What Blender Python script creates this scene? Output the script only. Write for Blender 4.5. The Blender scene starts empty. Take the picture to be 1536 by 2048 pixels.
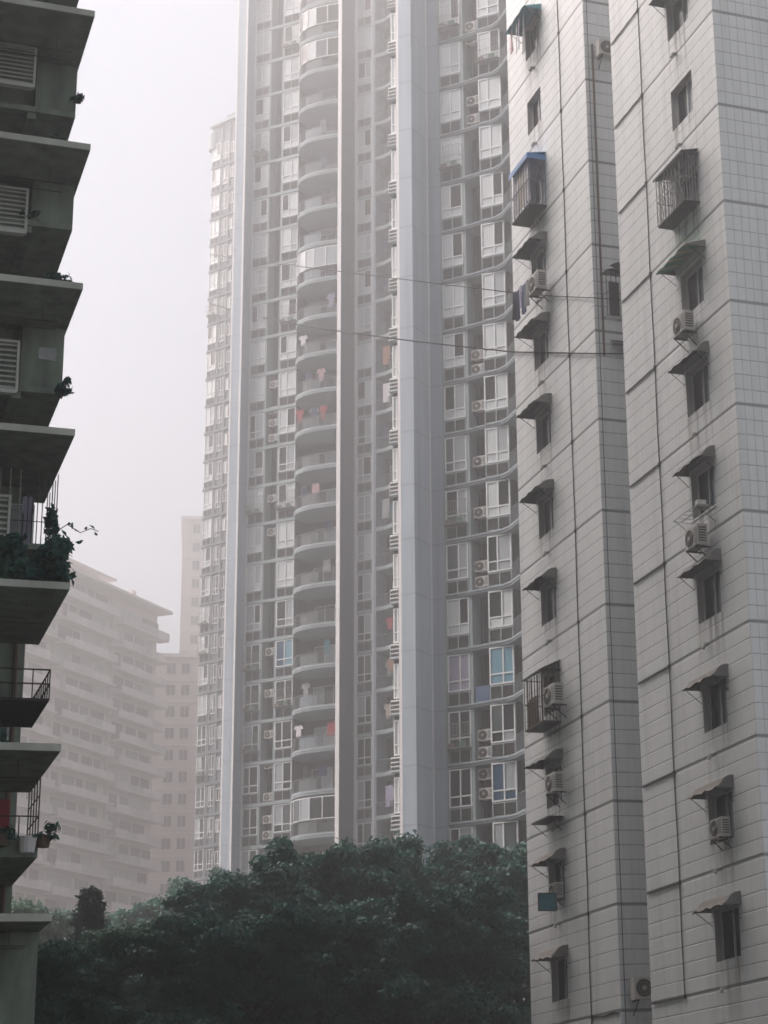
import bpy, math, random
import numpy as np
from mathutils import Matrix, Vector
random.seed(7); RNG = np.random.default_rng(7)
SC = bpy.context.scene; COL = SC.collection
rad = math.radians

# ------------------------------------------------------------------ look
SUN_AZ, SUN_EL, SUN_E, SUN_ANG = -56, 52, 4.4, 68
SKY_E, EXPO = 0.06, 1.88
HAZE_D, HAZE_G = 0.0043, 0.69

# ------------------------------------------------------------------ materials
MATS = {}
def nt(name):
    m = bpy.data.materials.new(name); m.use_nodes = True
    MATS[name] = m
    return m, m.node_tree, m.node_tree.nodes['Principled BSDF']
def N(t, kind, **kw):
    n = t.nodes.new(kind)
    for k, v in kw.items():
        if k in n.inputs: n.inputs[k].default_value = v
        else: setattr(n, k, v)
    return n
def mth(t, op, a, b=None, c=None):
    n = t.nodes.new('ShaderNodeMath'); n.operation = op
    for i, v in enumerate((a, b, c)):
        if v is None: continue
        if isinstance(v, (int, float)): n.inputs[i].default_value = v
        else: t.links.new(v, n.inputs[i])
    return n.outputs[0]
def mixc(t, f, a, b, mode='MIX'):
    n = t.nodes.new('ShaderNodeMix'); n.data_type = 'RGBA'; n.blend_type = mode
    for i, v in ((0, f), (6, a), (7, b)):
        if isinstance(v, (int, float)): n.inputs[i].default_value = v
        elif isinstance(v, tuple): n.inputs[i].default_value = (*v, 1) if len(v) == 3 else v
        else: t.links.new(v, n.inputs[i])
    return n.outputs[2]
def noise(t, vec, scale, detail=3, rough=.55):
    n = N(t, 'ShaderNodeTexNoise'); n.inputs['Scale'].default_value = scale
    n.inputs['Detail'].default_value = detail; n.inputs['Roughness'].default_value = rough
    if vec is not None: t.links.new(vec, n.inputs['Vector'])
    return n.outputs['Fac']
def ramp(t, f, lo, hi):
    n = t.nodes.new('ShaderNodeMapRange'); n.inputs[1].default_value = lo; n.inputs[2].default_value = hi
    t.links.new(f, n.inputs[0]); return n.outputs[0]
def stretch(t, s):
    g = t.nodes.new('ShaderNodeNewGeometry'); m = t.nodes.new('ShaderNodeMapping'); m.inputs['Scale'].default_value = s
    t.links.new(g.outputs['Position'], m.inputs['Vector']); return m.outputs[0]
def plain(name, col, rough=.8, vary=.25, scale=1.5, spec=.3, metal=0., streak=True):
    m, t, b = nt(name)
    v = stretch(t, (1, 1, .25 if streak else 1))
    f = ramp(t, noise(t, v, scale, 5, .6), .3, .7)
    dark = tuple(c * (1 - vary) for c in col)
    f2 = ramp(t, noise(t, stretch(t, (1, 1, 1)), scale * 9, 3), .35, .65)
    c = mixc(t, f, dark, col)
    c = mixc(t, mth(t, 'MULTIPLY', f2, vary * .5), c, tuple(x * .7 for x in col))
    t.links.new(c, b.inputs['Base Color'])
    b.inputs['Roughness'].default_value = rough; b.inputs['Specular IOR Level'].default_value = spec; b.inputs['Metallic'].default_value = metal
    return m
def glassy(name, col, rough=.18, spec=.5):
    m, t, b = nt(name)
    f = ramp(t, noise(t, stretch(t, (1, 1, 1)), 1.3, 2), .3, .7)
    t.links.new(mixc(t, f, tuple(c * .7 for c in col), col), b.inputs['Base Color'])
    b.inputs['Roughness'].default_value = rough; b.inputs['Specular IOR Level'].default_value = spec
    return m
def curtain(name, col):
    m, t, b = nt(name)
    g = t.nodes.new('ShaderNodeTexCoord')
    w = N(t, 'ShaderNodeTexWave'); w.inputs['Scale'].default_value = 2.4; w.inputs['Distortion'].default_value = 1.2
    t.links.new(g.outputs['Object'], w.inputs['Vector'])
    t.links.new(mixc(t, w.outputs['Fac'], tuple(c * .82 for c in col), col), b.inputs['Base Color'])
    b.inputs['Roughness'].default_value = .35; b.inputs['Specular IOR Level'].default_value = .45
    return m
def tiles(name, col, grout, FL, Z0, rows, wx, wy, lw=.035, vs=.38, vw=.012, dirt=(.25, .26, .235), dirt_amt=.34, stain=None):
    m, t, b = nt(name)
    g = t.nodes.new('ShaderNodeNewGeometry')
    p = t.nodes.new('ShaderNodeSeparateXYZ'); t.links.new(g.outputs['Position'], p.inputs[0])
    nn = t.nodes.new('ShaderNodeSeparateXYZ'); t.links.new(g.outputs['True Normal'], nn.inputs[0])
    isx = mth(t, 'GREATER_THAN', mth(t, 'ABSOLUTE', nn.outputs[0]), .6)
    u = mth(t, 'ADD', mth(t, 'MULTIPLY', isx, mth(t, 'DIVIDE', p.outputs[1], wx)),
            mth(t, 'MULTIPLY', mth(t, 'SUBTRACT', 1., isx), mth(t, 'DIVIDE', p.outputs[0], wy)))
    rh = FL / rows
    zz = mth(t, 'DIVIDE', mth(t, 'SUBTRACT', p.outputs[2], Z0), rh)
    def line(x, w):
        fr = mth(t, 'FRACT', x); d = mth(t, 'MINIMUM', fr, mth(t, 'SUBTRACT', 1., fr))
        return ramp(t, d, w, w * .45)
    hz = line(zz, lw / rh / 2 * 1.15)
    thick = line(mth(t, 'DIVIDE', zz, float(rows)), .085 / FL / 2 * 1.5)
    vt = line(u, vw)
    wob = ramp(t, noise(t, stretch(t, (1, 1, 1)), 6., 3), .25, .6)
    hz = mth(t, 'MULTIPLY', hz, mth(t, 'ADD', .34, mth(t, 'MULTIPLY', wob, .42)))
    vt = mth(t, 'MULTIPLY', vt, vs)
    ln = mth(t, 'MINIMUM', mth(t, 'MAXIMUM', mth(t, 'MAXIMUM', hz, vt), mth(t, 'MULTIPLY', thick, .85)), 1.)
    # each tile its own slight shade
    cv = t.nodes.new('ShaderNodeCombineXYZ'); t.links.new(mth(t, 'FLOOR', u), cv.inputs[0]); t.links.new(mth(t, 'FLOOR', zz), cv.inputs[1])
    wn = t.nodes.new('ShaderNodeTexWhiteNoise'); t.links.new(cv.outputs[0], wn.inputs['Vector'])
    base = mixc(t, mth(t, 'MULTIPLY', wn.outputs['Value'], .16), col, tuple(c * .72 for c in col))
    st = ramp(t, noise(t, stretch(t, (1.6, 1.6, .12)), 1.0, 5, .65), .48, .8)
    base = mixc(t, mth(t, 'MULTIPLY', st, dirt_amt), base, dirt)
    fine = ramp(t, noise(t, stretch(t, (1, 1, 1)), 14., 4, .7), .3, .75)
    base = mixc(t, mth(t, 'MULTIPLY', fine, .13), base, tuple(c * .6 for c in col))
    if stain:
        sz, cols_ = stain          # rust and drip runs below the sills
        dz = mth(t, 'FRACT', mth(t, 'DIVIDE', mth(t, 'SUBTRACT', sz, p.outputs[2]), FL))
        fall = mth(t, 'MULTIPLY', ramp(t, dz, .62, .02), isx)
        yy = None
        for c0, hw in cols_:
            q = ramp(t, mth(t, 'ABSOLUTE', mth(t, 'SUBTRACT', p.outputs[1], c0)), hw, hw * .8)
            yy = q if yy is None else mth(t, 'MAXIMUM', yy, q)
        run = ramp(t, noise(t, stretch(t, (5., 5., .35)), 1.1, 4, .6), .46, .70)
        base = mixc(t, mth(t, 'MULTIPLY', mth(t, 'MULTIPLY', fall, yy), mth(t, 'MULTIPLY', run, .95)), base, (.19, .155, .12))
    base = mixc(t, ln, base, grout)
    t.links.new(base, b.inputs['Base Color'])
    b.inputs['Roughness'].default_value = .55; b.inputs['Specular IOR Level'].default_value = .3
    bp = t.nodes.new('ShaderNodeBump'); bp.inputs['Strength'].default_value = .6; bp.inputs['Distance'].default_value = .02; bp.invert = True
    t.links.new(ln, bp.inputs['Height']); t.links.new(bp.outputs[0], b.inputs['Normal'])
    return m
def pier(name, col):
    m, t, b = nt(name)
    g = t.nodes.new('ShaderNodeNewGeometry'); p = t.nodes.new('ShaderNodeSeparateXYZ'); t.links.new(g.outputs['Position'], p.inputs[0])
    fr = mth(t, 'FRACT', mth(t, 'DIVIDE', p.outputs[2], 2.983)); d = mth(t, 'MINIMUM', fr, mth(t, 'SUBTRACT', 1., fr))
    st = ramp(t, noise(t, stretch(t, (2.2, 2.2, .06)), 1., 5, .65), .42, .72)
    pt = ramp(t, noise(t, stretch(t, (1, 1, .5)), .35, 3), .35, .65)
    c = mixc(t, mth(t, 'MULTIPLY', st, .42), col, tuple(x * .45 for x in col))
    c = mixc(t, mth(t, 'MULTIPLY', pt, .18), c, tuple(min(1, x * 1.35) for x in col))
    c = mixc(t, mth(t, 'MULTIPLY', ramp(t, d, .022, .008), .4), c, tuple(x * .4 for x in col))
    t.links.new(c, b.inputs['Base Color']); b.inputs['Roughness'].default_value = .8
    return m
def leafmat(name, c1, c2, trans=.25):
    m, t, b = nt(name)
    oi = t.nodes.new('ShaderNodeObjectInfo')
    f = ramp(t, noise(t, stretch(t, (1, 1, 1)), .55, 3), .35, .65)
    f2 = noise(t, stretch(t, (1, 1, 1)), 9., 2)
    f = mth(t, 'MULTIPLY', mth(t, 'ADD', f, f2), .55)
    c = mixc(t, f, c1, c2)
    c = mixc(t, mth(t, 'MULTIPLY', oi.outputs['Random'], .35), c, tuple(x * .6 for x in c1))
    t.links.new(c, b.inputs['Base Color']); b.inputs['Roughness'].default_value = .6; b.inputs['Specular IOR Level'].default_value = .25
    tr = t.nodes.new('ShaderNodeBsdfTranslucent'); t.links.new(c, tr.inputs['Color'])
    mx = t.nodes.new('ShaderNodeMixShader'); mx.inputs[0].default_value = trans
    out = t.nodes['Material Output']
    t.links.new(b.outputs[0], mx.inputs[1]); t.links.new(tr.outputs[0], mx.inputs[2]); t.links.new(mx.outputs[0], out.inputs[0])
    return m

FL = 3.02; BELT = 5.66
TILE = tiles('white_tile', (.75, .785, .80), (.14, .155, .16), FL, BELT, 7, .25, .25, lw=.036, vs=.24, vw=.035, stain=(6.34, ((61.5, .85), (49.1, .95))))
TILED = tiles('white_tile_fine', (.77, .80, .80), (.22, .23, .23), FL, BELT, 7, .50, .25, lw=.034, vs=.5, vw=.05)
REVEAL = plain('reveal_plaster', (.50, .49, .48), vary=.3)
ROOFM = plain('roof_felt', (.16, .16, .16), streak=False)
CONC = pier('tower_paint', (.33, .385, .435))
FLANK_LIFTED = pier('tower_flank_lightened', (.45, .51, .565))  # lighter copy of the tower colour, lifts the shaded fin flank
CONCD = pier('tower_shade_stripe', (.085, .105, .13))  # darker copy: shade painted on the middle fin's flank; also slab stripes
SLABM = plain('tower_slab', (.33, .385, .40), vary=.22, scale=.8)
WING = plain('wing_paint', (.15, .175, .195), vary=.2, scale=.5)
EDGE_LIT = plain('tower_lit_edge', (.70, .69, .69), vary=.08)  # light on the fin corners, painted as pale strips
FRAME = plain('white_upvc', (.64, .665, .67), vary=.08, rough=.4, streak=False)
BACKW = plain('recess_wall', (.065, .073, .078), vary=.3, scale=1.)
LOUV = plain('grille_dark', (.05, .052, .053), vary=.4, scale=4., streak=False)
G_DARK = glassy('glass_dark', (.012, .018, .02), .3, .25); G_MID = glassy('glass_grey', (.075, .095, .10), .25, .35); G_BLUE = glassy('glass_blue', (.03, .085, .15), .25, .35)
CU1 = curtain('curtain_pale', (.50, .535, .55)); CU2 = curtain('curtain_grey', (.31, .345, .365)); CU3 = curtain('curtain_lilac', (.30, .28, .38)); CU4 = curtain('curtain_teal', (.14, .29, .37))
METW = plain('casing_white', (.60, .58, .55), vary=.2, rough=.5, streak=False); METD = plain('fan_black', (.02, .02, .02), vary=.2)
IRON = plain('iron_dark', (.055, .05, .047), vary=.3, rough=.6); RAILM = plain('rail_grey', (.16, .18, .19), vary=.15)
PANEL = plain('panel_grey', (.23, .25, .26), vary=.4)
RAILB = plain('rail_pale_blue', (.33, .38, .42), vary=.15)
STEEL = plain('bars_pale', (.32, .33, .32), vary=.3, rough=.45)
RUST = plain('bars_rusty', (.16, .12, .09), vary=.4)
AWD = plain('awning_dark', (.030, .036, .033), vary=.4, rough=.6); AWB = plain('awning_beige', (.12, .112, .098), vary=.35, rough=.7)
AWG = plain('awning_grey', (.20, .20, .19), vary=.35, rough=.6)
AWT = plain('awning_teal', (.05, .29, .36), vary=.25, rough=.5); AWBL = plain('awning_blue', (.05, .22, .50), vary=.2, rough=.45)
def stripes():
    m, t, b = nt('awning_green_striped')
    g = t.nodes.new('ShaderNodeNewGeometry'); p = t.nodes.new('ShaderNodeSeparateXYZ'); t.links.new(g.outputs['Position'], p.inputs[0])
    fr = mth(t, 'FRACT', mth(t, 'MULTIPLY', p.outputs[1], 1.7))
    c = mixc(t, mth(t, 'GREATER_THAN', fr, .72), (.02, .27, .15), (.42, .33, .18))
    t.links.new(c, b.inputs['Base Color']); b.inputs['Roughness'].default_value = .6
    return m
AWS = stripes()
OLD = plain('old_concrete', (.33, .39, .32), vary=.75, scale=2.6); OLDD = plain('old_render', (.28, .335, .275), vary=.75, scale=2.2)
OLDL = plain('old_edge', (.50, .53, .48), vary=.4, scale=1.5)
WHITE = plain('white_paint', (.62, .63, .60), vary=.15, streak=False)
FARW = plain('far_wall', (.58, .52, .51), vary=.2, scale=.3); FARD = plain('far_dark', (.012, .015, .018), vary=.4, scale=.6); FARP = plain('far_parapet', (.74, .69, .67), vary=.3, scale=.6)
BARK = plain('bark', (.06, .05, .04), vary=.4)
LEAF = leafmat('leaf_dark', (.010, .068, .058), (.048, .15, .112))
LEAF2 = leafmat('leaf_olive', (.018, .078, .058), (.072, .16, .10))
LEAF3 = leafmat('leaf_conifer', (.010, .030, .026), (.026, .055, .042))
GROUND = plain('ground_asphalt', (.055, .055, .055), vary=.3, scale=.4, streak=False)
RUBBER = plain('cable_rubber', (.006, .007, .008), vary=.1, spec=.05)
CLOTH = {n: plain('cloth_' + n, c, vary=.2, rough=.9, scale=3, streak=False) for n, c in dict(
    red=(.30, .055, .065), pink=(.42, .27, .29), white=(.66, .64, .66), navy=(.03, .05, .11), blue=(.12, .17, .28), lilac=(.36, .34, .46),
    black=(.02, .022, .026), grey=(.30, .32, .32), orange=(.32, .18, .13), teal=(.05, .20, .24), cream=(.55, .50, .42), green=(.05, .16, .10)).items()}

# ------------------------------------------------------------------ mesh helper
class MB:
    def __init__(s): s.v = []; s.f = []; s.m = []; s.mats = []
    def mi(s, mat):
        if mat not in s.mats: s.mats.append(mat)
        return s.mats.index(mat)
    def add(s, vs, fs, mat):
        o = len(s.v); s.v += [tuple(p) for p in vs]; k = s.mi(mat)
        for f in fs: s.f.append(tuple(i + o for i in f)); s.m.append(k)
    def box(s, x0, x1, y0, y1, z0, z1, mat):
        if x1 < x0: x0, x1 = x1, x0
        if y1 < y0: y0, y1 = y1, y0
        if z1 < z0: z0, z1 = z1, z0
        vs = [(x, y, z) for z in (z0, z1) for y in (y0, y1) for x in (x0, x1)]
        s.add(vs, [(0, 2, 3, 1), (4, 5, 7, 6), (0, 1, 5, 4), (2, 6, 7, 3), (0, 4, 6, 2), (1, 3, 7, 5)], mat)
    def quad(s, a, b, c, d, mat): s.add([a, b, c, d], [(0, 1, 2, 3)], mat)
    def tube(s, pts, r, mat, n=6, r1=None):
        pts = [Vector(p) for p in pts]; r1 = r if r1 is None else r1
        vs = []; L = len(pts)
        for i, p in enumerate(pts):
            d = (pts[min(i + 1, L - 1)] - pts[max(i - 1, 0)]).normalized()
            a = d.orthogonal().normalized() if i == 0 else (a - d * a.dot(d)).normalized()
            b = d.cross(a); rr = r + (r1 - r) * i / max(L - 1, 1)
            for k in range(n):
                t = 2 * math.pi * k / n; vs.append(p + (a * math.cos(t) + b * math.sin(t)) * rr)
        fs = [(i * n + k, i * n + (k + 1) % n, (i + 1) * n + (k + 1) % n, (i + 1) * n + k) for i in range(L - 1) for k in range(n)]
        fs += [tuple(range(n))[::-1], tuple((L - 1) * n + k for k in range(n))]
        s.add(vs, fs, mat)
    def prism(s, poly, z0, z1, mat):          # poly in x,y (counter-clockwise)
        n = len(poly)
        vs = [(x, y, z0) for x, y in poly] + [(x, y, z1) for x, y in poly]
        s.add(vs, [tuple(range(n))[::-1], tuple(range(n, 2 * n))] + [(i, (i + 1) % n, n + (i + 1) % n, n + i) for i in range(n)], mat)
    def band(s, path, dn, z0, z1, mat):       # strip along a path (x,y), thickness dn towards +y
        n = len(path)
        poly = list(path) + [(x, y + dn) for x, y in reversed(path)]
        s.prism(poly, z0, z1, mat)
    def disc(s, c, ax, r, h, mat, n=14):      # short cylinder, ax: 0/1/2
        vs = []
        for q in (0, h):
            for k in range(n):
                t = 2 * math.pi * k / n; p = [0, 0, 0]
                p[ax] = q; p[(ax + 1) % 3] = r * math.cos(t); p[(ax + 2) % 3] = r * math.sin(t)
                vs.append((c[0] + p[0], c[1] + p[1], c[2] + p[2]))
        s.add(vs, [tuple(range(n))[::-1], tuple(range(n, 2 * n))] + [(i, (i + 1) % n, n + (i + 1) % n, n + i) for i in range(n)], mat)
    def mesh(s, name, smooth=False):
        me = bpy.data.meshes.new(name); me.from_pydata(s.v, [], s.f)
        for m in s.mats: me.materials.append(m)
        me.polygons.foreach_set('material_index', s.m)
        if smooth: me.polygons.foreach_set('use_smooth', [True] * len(s.f))
        me.validate(); me.update(); return me
def link(name, me, parent=None, loc=(0, 0, 0), rz=0.):
    o = bpy.data.objects.new(name, me); COL.objects.link(o)
    if parent: o.parent = parent
    o.location = loc; o.rotation_euler = (0, 0, rz); return o
def build(mb, name, parent=None, loc=(0, 0, 0), rz=0., smooth=False): return link(name, mb.mesh(name, smooth), parent, loc, rz)
def tag(o, label=None, cat=None, group=None, kind=None):
    if label: o['label'] = label
    if cat: o['category'] = cat
    if group: o['group'] = group
    if kind: o['kind'] = kind
    return o
def thing(name, label, cat, loc=(0, 0, 0), rz=0., group=None):
    return tag(link(name, None, None, loc, rz), label, cat, group)
def copy_tree(o, parent=None):
    c = o.copy(); COL.objects.link(c)
    if parent: c.parent = parent
    for ch in list(o.children): copy_tree(ch, c)
    return c
ORD = 'first second third fourth fifth sixth seventh eighth ninth tenth eleventh twelfth thirteenth fourteenth fifteenth sixteenth seventeenth eighteenth nineteenth twentieth'.split()

# ------------------------------------------------------------------ camera (a cropped long-lens frame, pitched up)
CAM = Vector((0, 0, 1.7))
R = ((0.9113297893, -0.4083760443, -0.0520290453), (0.0844127062, 0.3090638903, -0.9472877107), (0.4029299072, 0.8588995973, 0.3161312571))
cd = bpy.data.cameras.new('camera'); cam = bpy.data.objects.new('camera', cd); COL.objects.link(cam)
cam.matrix_world = Matrix(((R[0][0], -R[1][0], -R[2][0], CAM.x), (R[0][1], -R[1][1], -R[2][1], CAM.y), (R[0][2], -R[1][2], -R[2][2], CAM.z), (0, 0, 0, 1)))
cd.sensor_fit = 'VERTICAL'; cd.sensor_height = 36.; cd.sensor_width = 27.; cd.lens = 4108.2129 / 2048 * 36
cd.shift_x = (768 - 1405.9551) / 2048; cd.shift_y = (931.6073 - 1024) / 2048
cd.clip_start = .1; cd.clip_end = 3000
SC.camera = cam

# ------------------------------------------------------------------ shared little kits
_cache = {}
def win_mesh(w, h, split, trans, pat):
    key = ('p', round(w, 2), round(h, 2), split, trans, pat)
    if key in _cache: return _cache[key]
    mb = MB(); x = w * split; zt = h * trans
    if zt < .02: cells = [(.02, x, .02, h - .02), (x, w - .02, .02, h - .02)]
    else: cells = [(.02, x, zt, h - .02), (x, w - .02, zt, h - .02), (.02, x, .02, zt), (x, w - .02, .02, zt)]
    for (a, b, c, d), mt in zip(cells, pat): mb.box(a, b, .05, .075, c, d, PM[mt])
    me = mb.mesh('window'); _cache[key] = me; return me
def frame_mesh(w, h, split, trans, t=.065, mat=None):
    key = ('f', round(w, 2), round(h, 2), split, trans, t)
    if key in _cache: return _cache[key]
    mb = MB(); mat = mat or FRAME; x = w * split; zt = h * trans
    mb.box(0, t, 0, .1, 0, h, mat); mb.box(w - t, w, 0, .1, 0, h, mat)
    mb.box(t, w - t, 0, .1, h - t, h, mat); mb.box(t, w - t, 0, .1, 0, t, mat)
    if zt > .02:
        mb.box(t, w - t, .002, .098, zt - t / 2, zt + t / 2, mat)
        mb.box(x - t / 2, x + t / 2, .004, .096, t, zt - t / 2, mat)
        mb.box(x - t / 2, x + t / 2, .004, .096, zt + t / 2, h - t, mat)
    else: mb.box(x - t / 2, x + t / 2, .004, .096, t, h - t, mat)
    me = mb.mesh('frame'); _cache[key] = me; return me
PM = {'d': G_DARK, 'm': G_MID, 'b': G_BLUE, 'c': CU1, 'g': CU2, 'l': CU3, 't': CU4}
def window(root, x, z, w, h, y=0., pat='ccdd', split=.5, trans=.3, name='window', rz=0., t=.065, label=None):
    o = link(name, win_mesh(w, h, split, trans, pat), root, (x, y, z), rz)
    if label: o['label'] = label
    link('frame', frame_mesh(w, h, split, trans, t), o); return o
def grille_mesh(w, h):
    key = ('g', round(w, 2), round(h, 2))
    if key in _cache: return _cache[key]
    mb = MB(); mb.box(0, w, .05, .1, 0, h, LOUV)
    n = 7
    for i in range(n): mb.box(.04, w - .04, .02, .05, h * (i + .3) / n, h * (i + .55) / n, MATS['grille_slat'])
    me = mb.mesh('air_grille'); _cache[key] = me; return me
plain('grille_slat', (.10, .10, .10), vary=.3)
def gframe_mesh(w, h):
    key = ('gf', round(w, 2), round(h, 2))
    if key in _cache: return _cache[key]
    mb = MB(); t = .05
    mb.box(-t, 0, -.01, .1, -t, h + t, SLABM); mb.box(w, w + t, -.01, .1, -t, h + t, SLABM); mb.box(0, w, -.01, .1, h, h + t, SLABM); mb.box(0, w, -.01, .1, -t, 0, SLABM)
    mb.box(w / 2 - .025, w / 2 + .025, -.012, .1, 0, h, SLABM)
    me = mb.mesh('frame'); _cache[key] = me; return me
def ac_meshes():
    c = MB(); c.box(-.42, .42, -.30, 0, .0, .60, METW); c.box(-.40, .40, -.315, -.30, .02, .06, METW)
    c.box(.18, .38, -.312, -.30, .10, .52, CLOTH['grey'])
    for i in range(6): c.box(.421, .432, -.27, -.05, .1 + i * .075, .13 + i * .075, METD)
    f = MB(); f.disc((-.12, -.302, .30), 1, .25, -.012, METD, 18)
    for r in (.09, .16, .235):
        f.tube([(-.12 + r * math.cos(a), -.325, .30 + r * math.sin(a)) for a in [i * math.pi / 8 for i in range(17)]], .006, METW, 4)
    f.disc((-.12, -.318, .30), 1, .055, -.012, METW, 10)
    B = []
    for x in (-.3, .3):
        b = MB(); b.box(x - .02, x + .02, -.34, .12, -.04, 0, IRON); b.tube([(x, -.31, -.03), (x, .11, -.40)], .018, IRON, 5); B.append(b.mesh('bracket'))
    return c.mesh('casing'), f.mesh('fan_grille'), B[0], B[1]
ACM = ac_meshes()
def air_conditioner(loc, rz, label, group=None, s=1., bracket=True, rust=None):
    t = thing('air_conditioner', label, 'air conditioner', loc, rz, group); t.scale = (s, s, s)
    for nme, me in zip(('casing', 'fan_grille', 'bracket', 'bracket'), ACM):
        if nme == 'bracket' and not bracket: continue
        link(nme, me, t)
    return t
def garment(kind, w, h, mat):
    key = ('cl', kind, round(w, 2), round(h, 2), mat.name)
    if key in _cache: return _cache[key]
    if kind == 'shirt': out = [(-.5, .0), (-.62, -.30), (-.42, -.36), (-.34, -.22), (-.34, -1), (.34, -1), (.34, -.22), (.42, -.36), (.62, -.30), (.5, 0), (.16, .04), (0, -.04), (-.16, .04)]
    elif kind == 'trousers': out = [(-.4, 0), (-.44, -1), (-.12, -1), (0, -.35), (.12, -1), (.44, -1), (.4, 0)]
    else: out = [(-.5, 0), (-.5, -.5), (-.46, -1), (0, -.97), (.46, -1), (.5, -.5), (.5, 0), (0, .01)]
    mb = MB(); n = len(out); T = .02
    vs = []
    for sgn in (-1, 1):
        for i, (x, z) in enumerate(out): vs.append((x * w, sgn * T / 2 + .05 * math.sin(x * 9 + z * 3) * (-z), z * h))
    mb.add(vs, [tuple(range(n)), tuple(range(2 * n - 1, n - 1, -1))] + [(i, n + i, n + (i + 1) % n, (i + 1) % n) for i in range(n)], mat)
    me = mb.mesh('garment'); _cache[key] = me; return me
def laundry(loc, rz, kind, w, h, mat, label, group=None):
    o = link('hanging_laundry', garment(kind, w, h, mat), None, loc, rz); return tag(o, label, 'laundry', group)

# ------------------------------------------------------------------ ground and haze
g = MB(); g.box(-140, 420, -60, 420, -.5, 0, GROUND); go = build(g, 'ground'); tag(go, 'dark asphalt ground under the towers and trees', 'ground', kind='structure')
def haze():
    m = bpy.data.materials.new('haze'); m.use_nodes = True; t = m.node_tree; t.nodes.remove(t.nodes['Principled BSDF'])
    v = t.nodes.new('ShaderNodeVolumePrincipled'); v.inputs['Color'].default_value = (.98, .985, .98, 1); v.inputs['Density'].default_value = HAZE_D; v.inputs['Anisotropy'].default_value = HAZE_G
    t.links.new(v.outputs[0], t.nodes['Material Output'].inputs['Volume'])
    m.cycles.volume_sampling = 'MULTIPLE_IMPORTANCE'; m.cycles.homogeneous_volume = True
    b = MB(); b.box(-150, 430, -70, 430, -1.5, 118, m); o = build(b, 'haze'); o.display_type = 'WIRE'
    tag(o, 'pale grey fog filling the air between the buildings', 'haze', kind='stuff')
haze()

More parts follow.
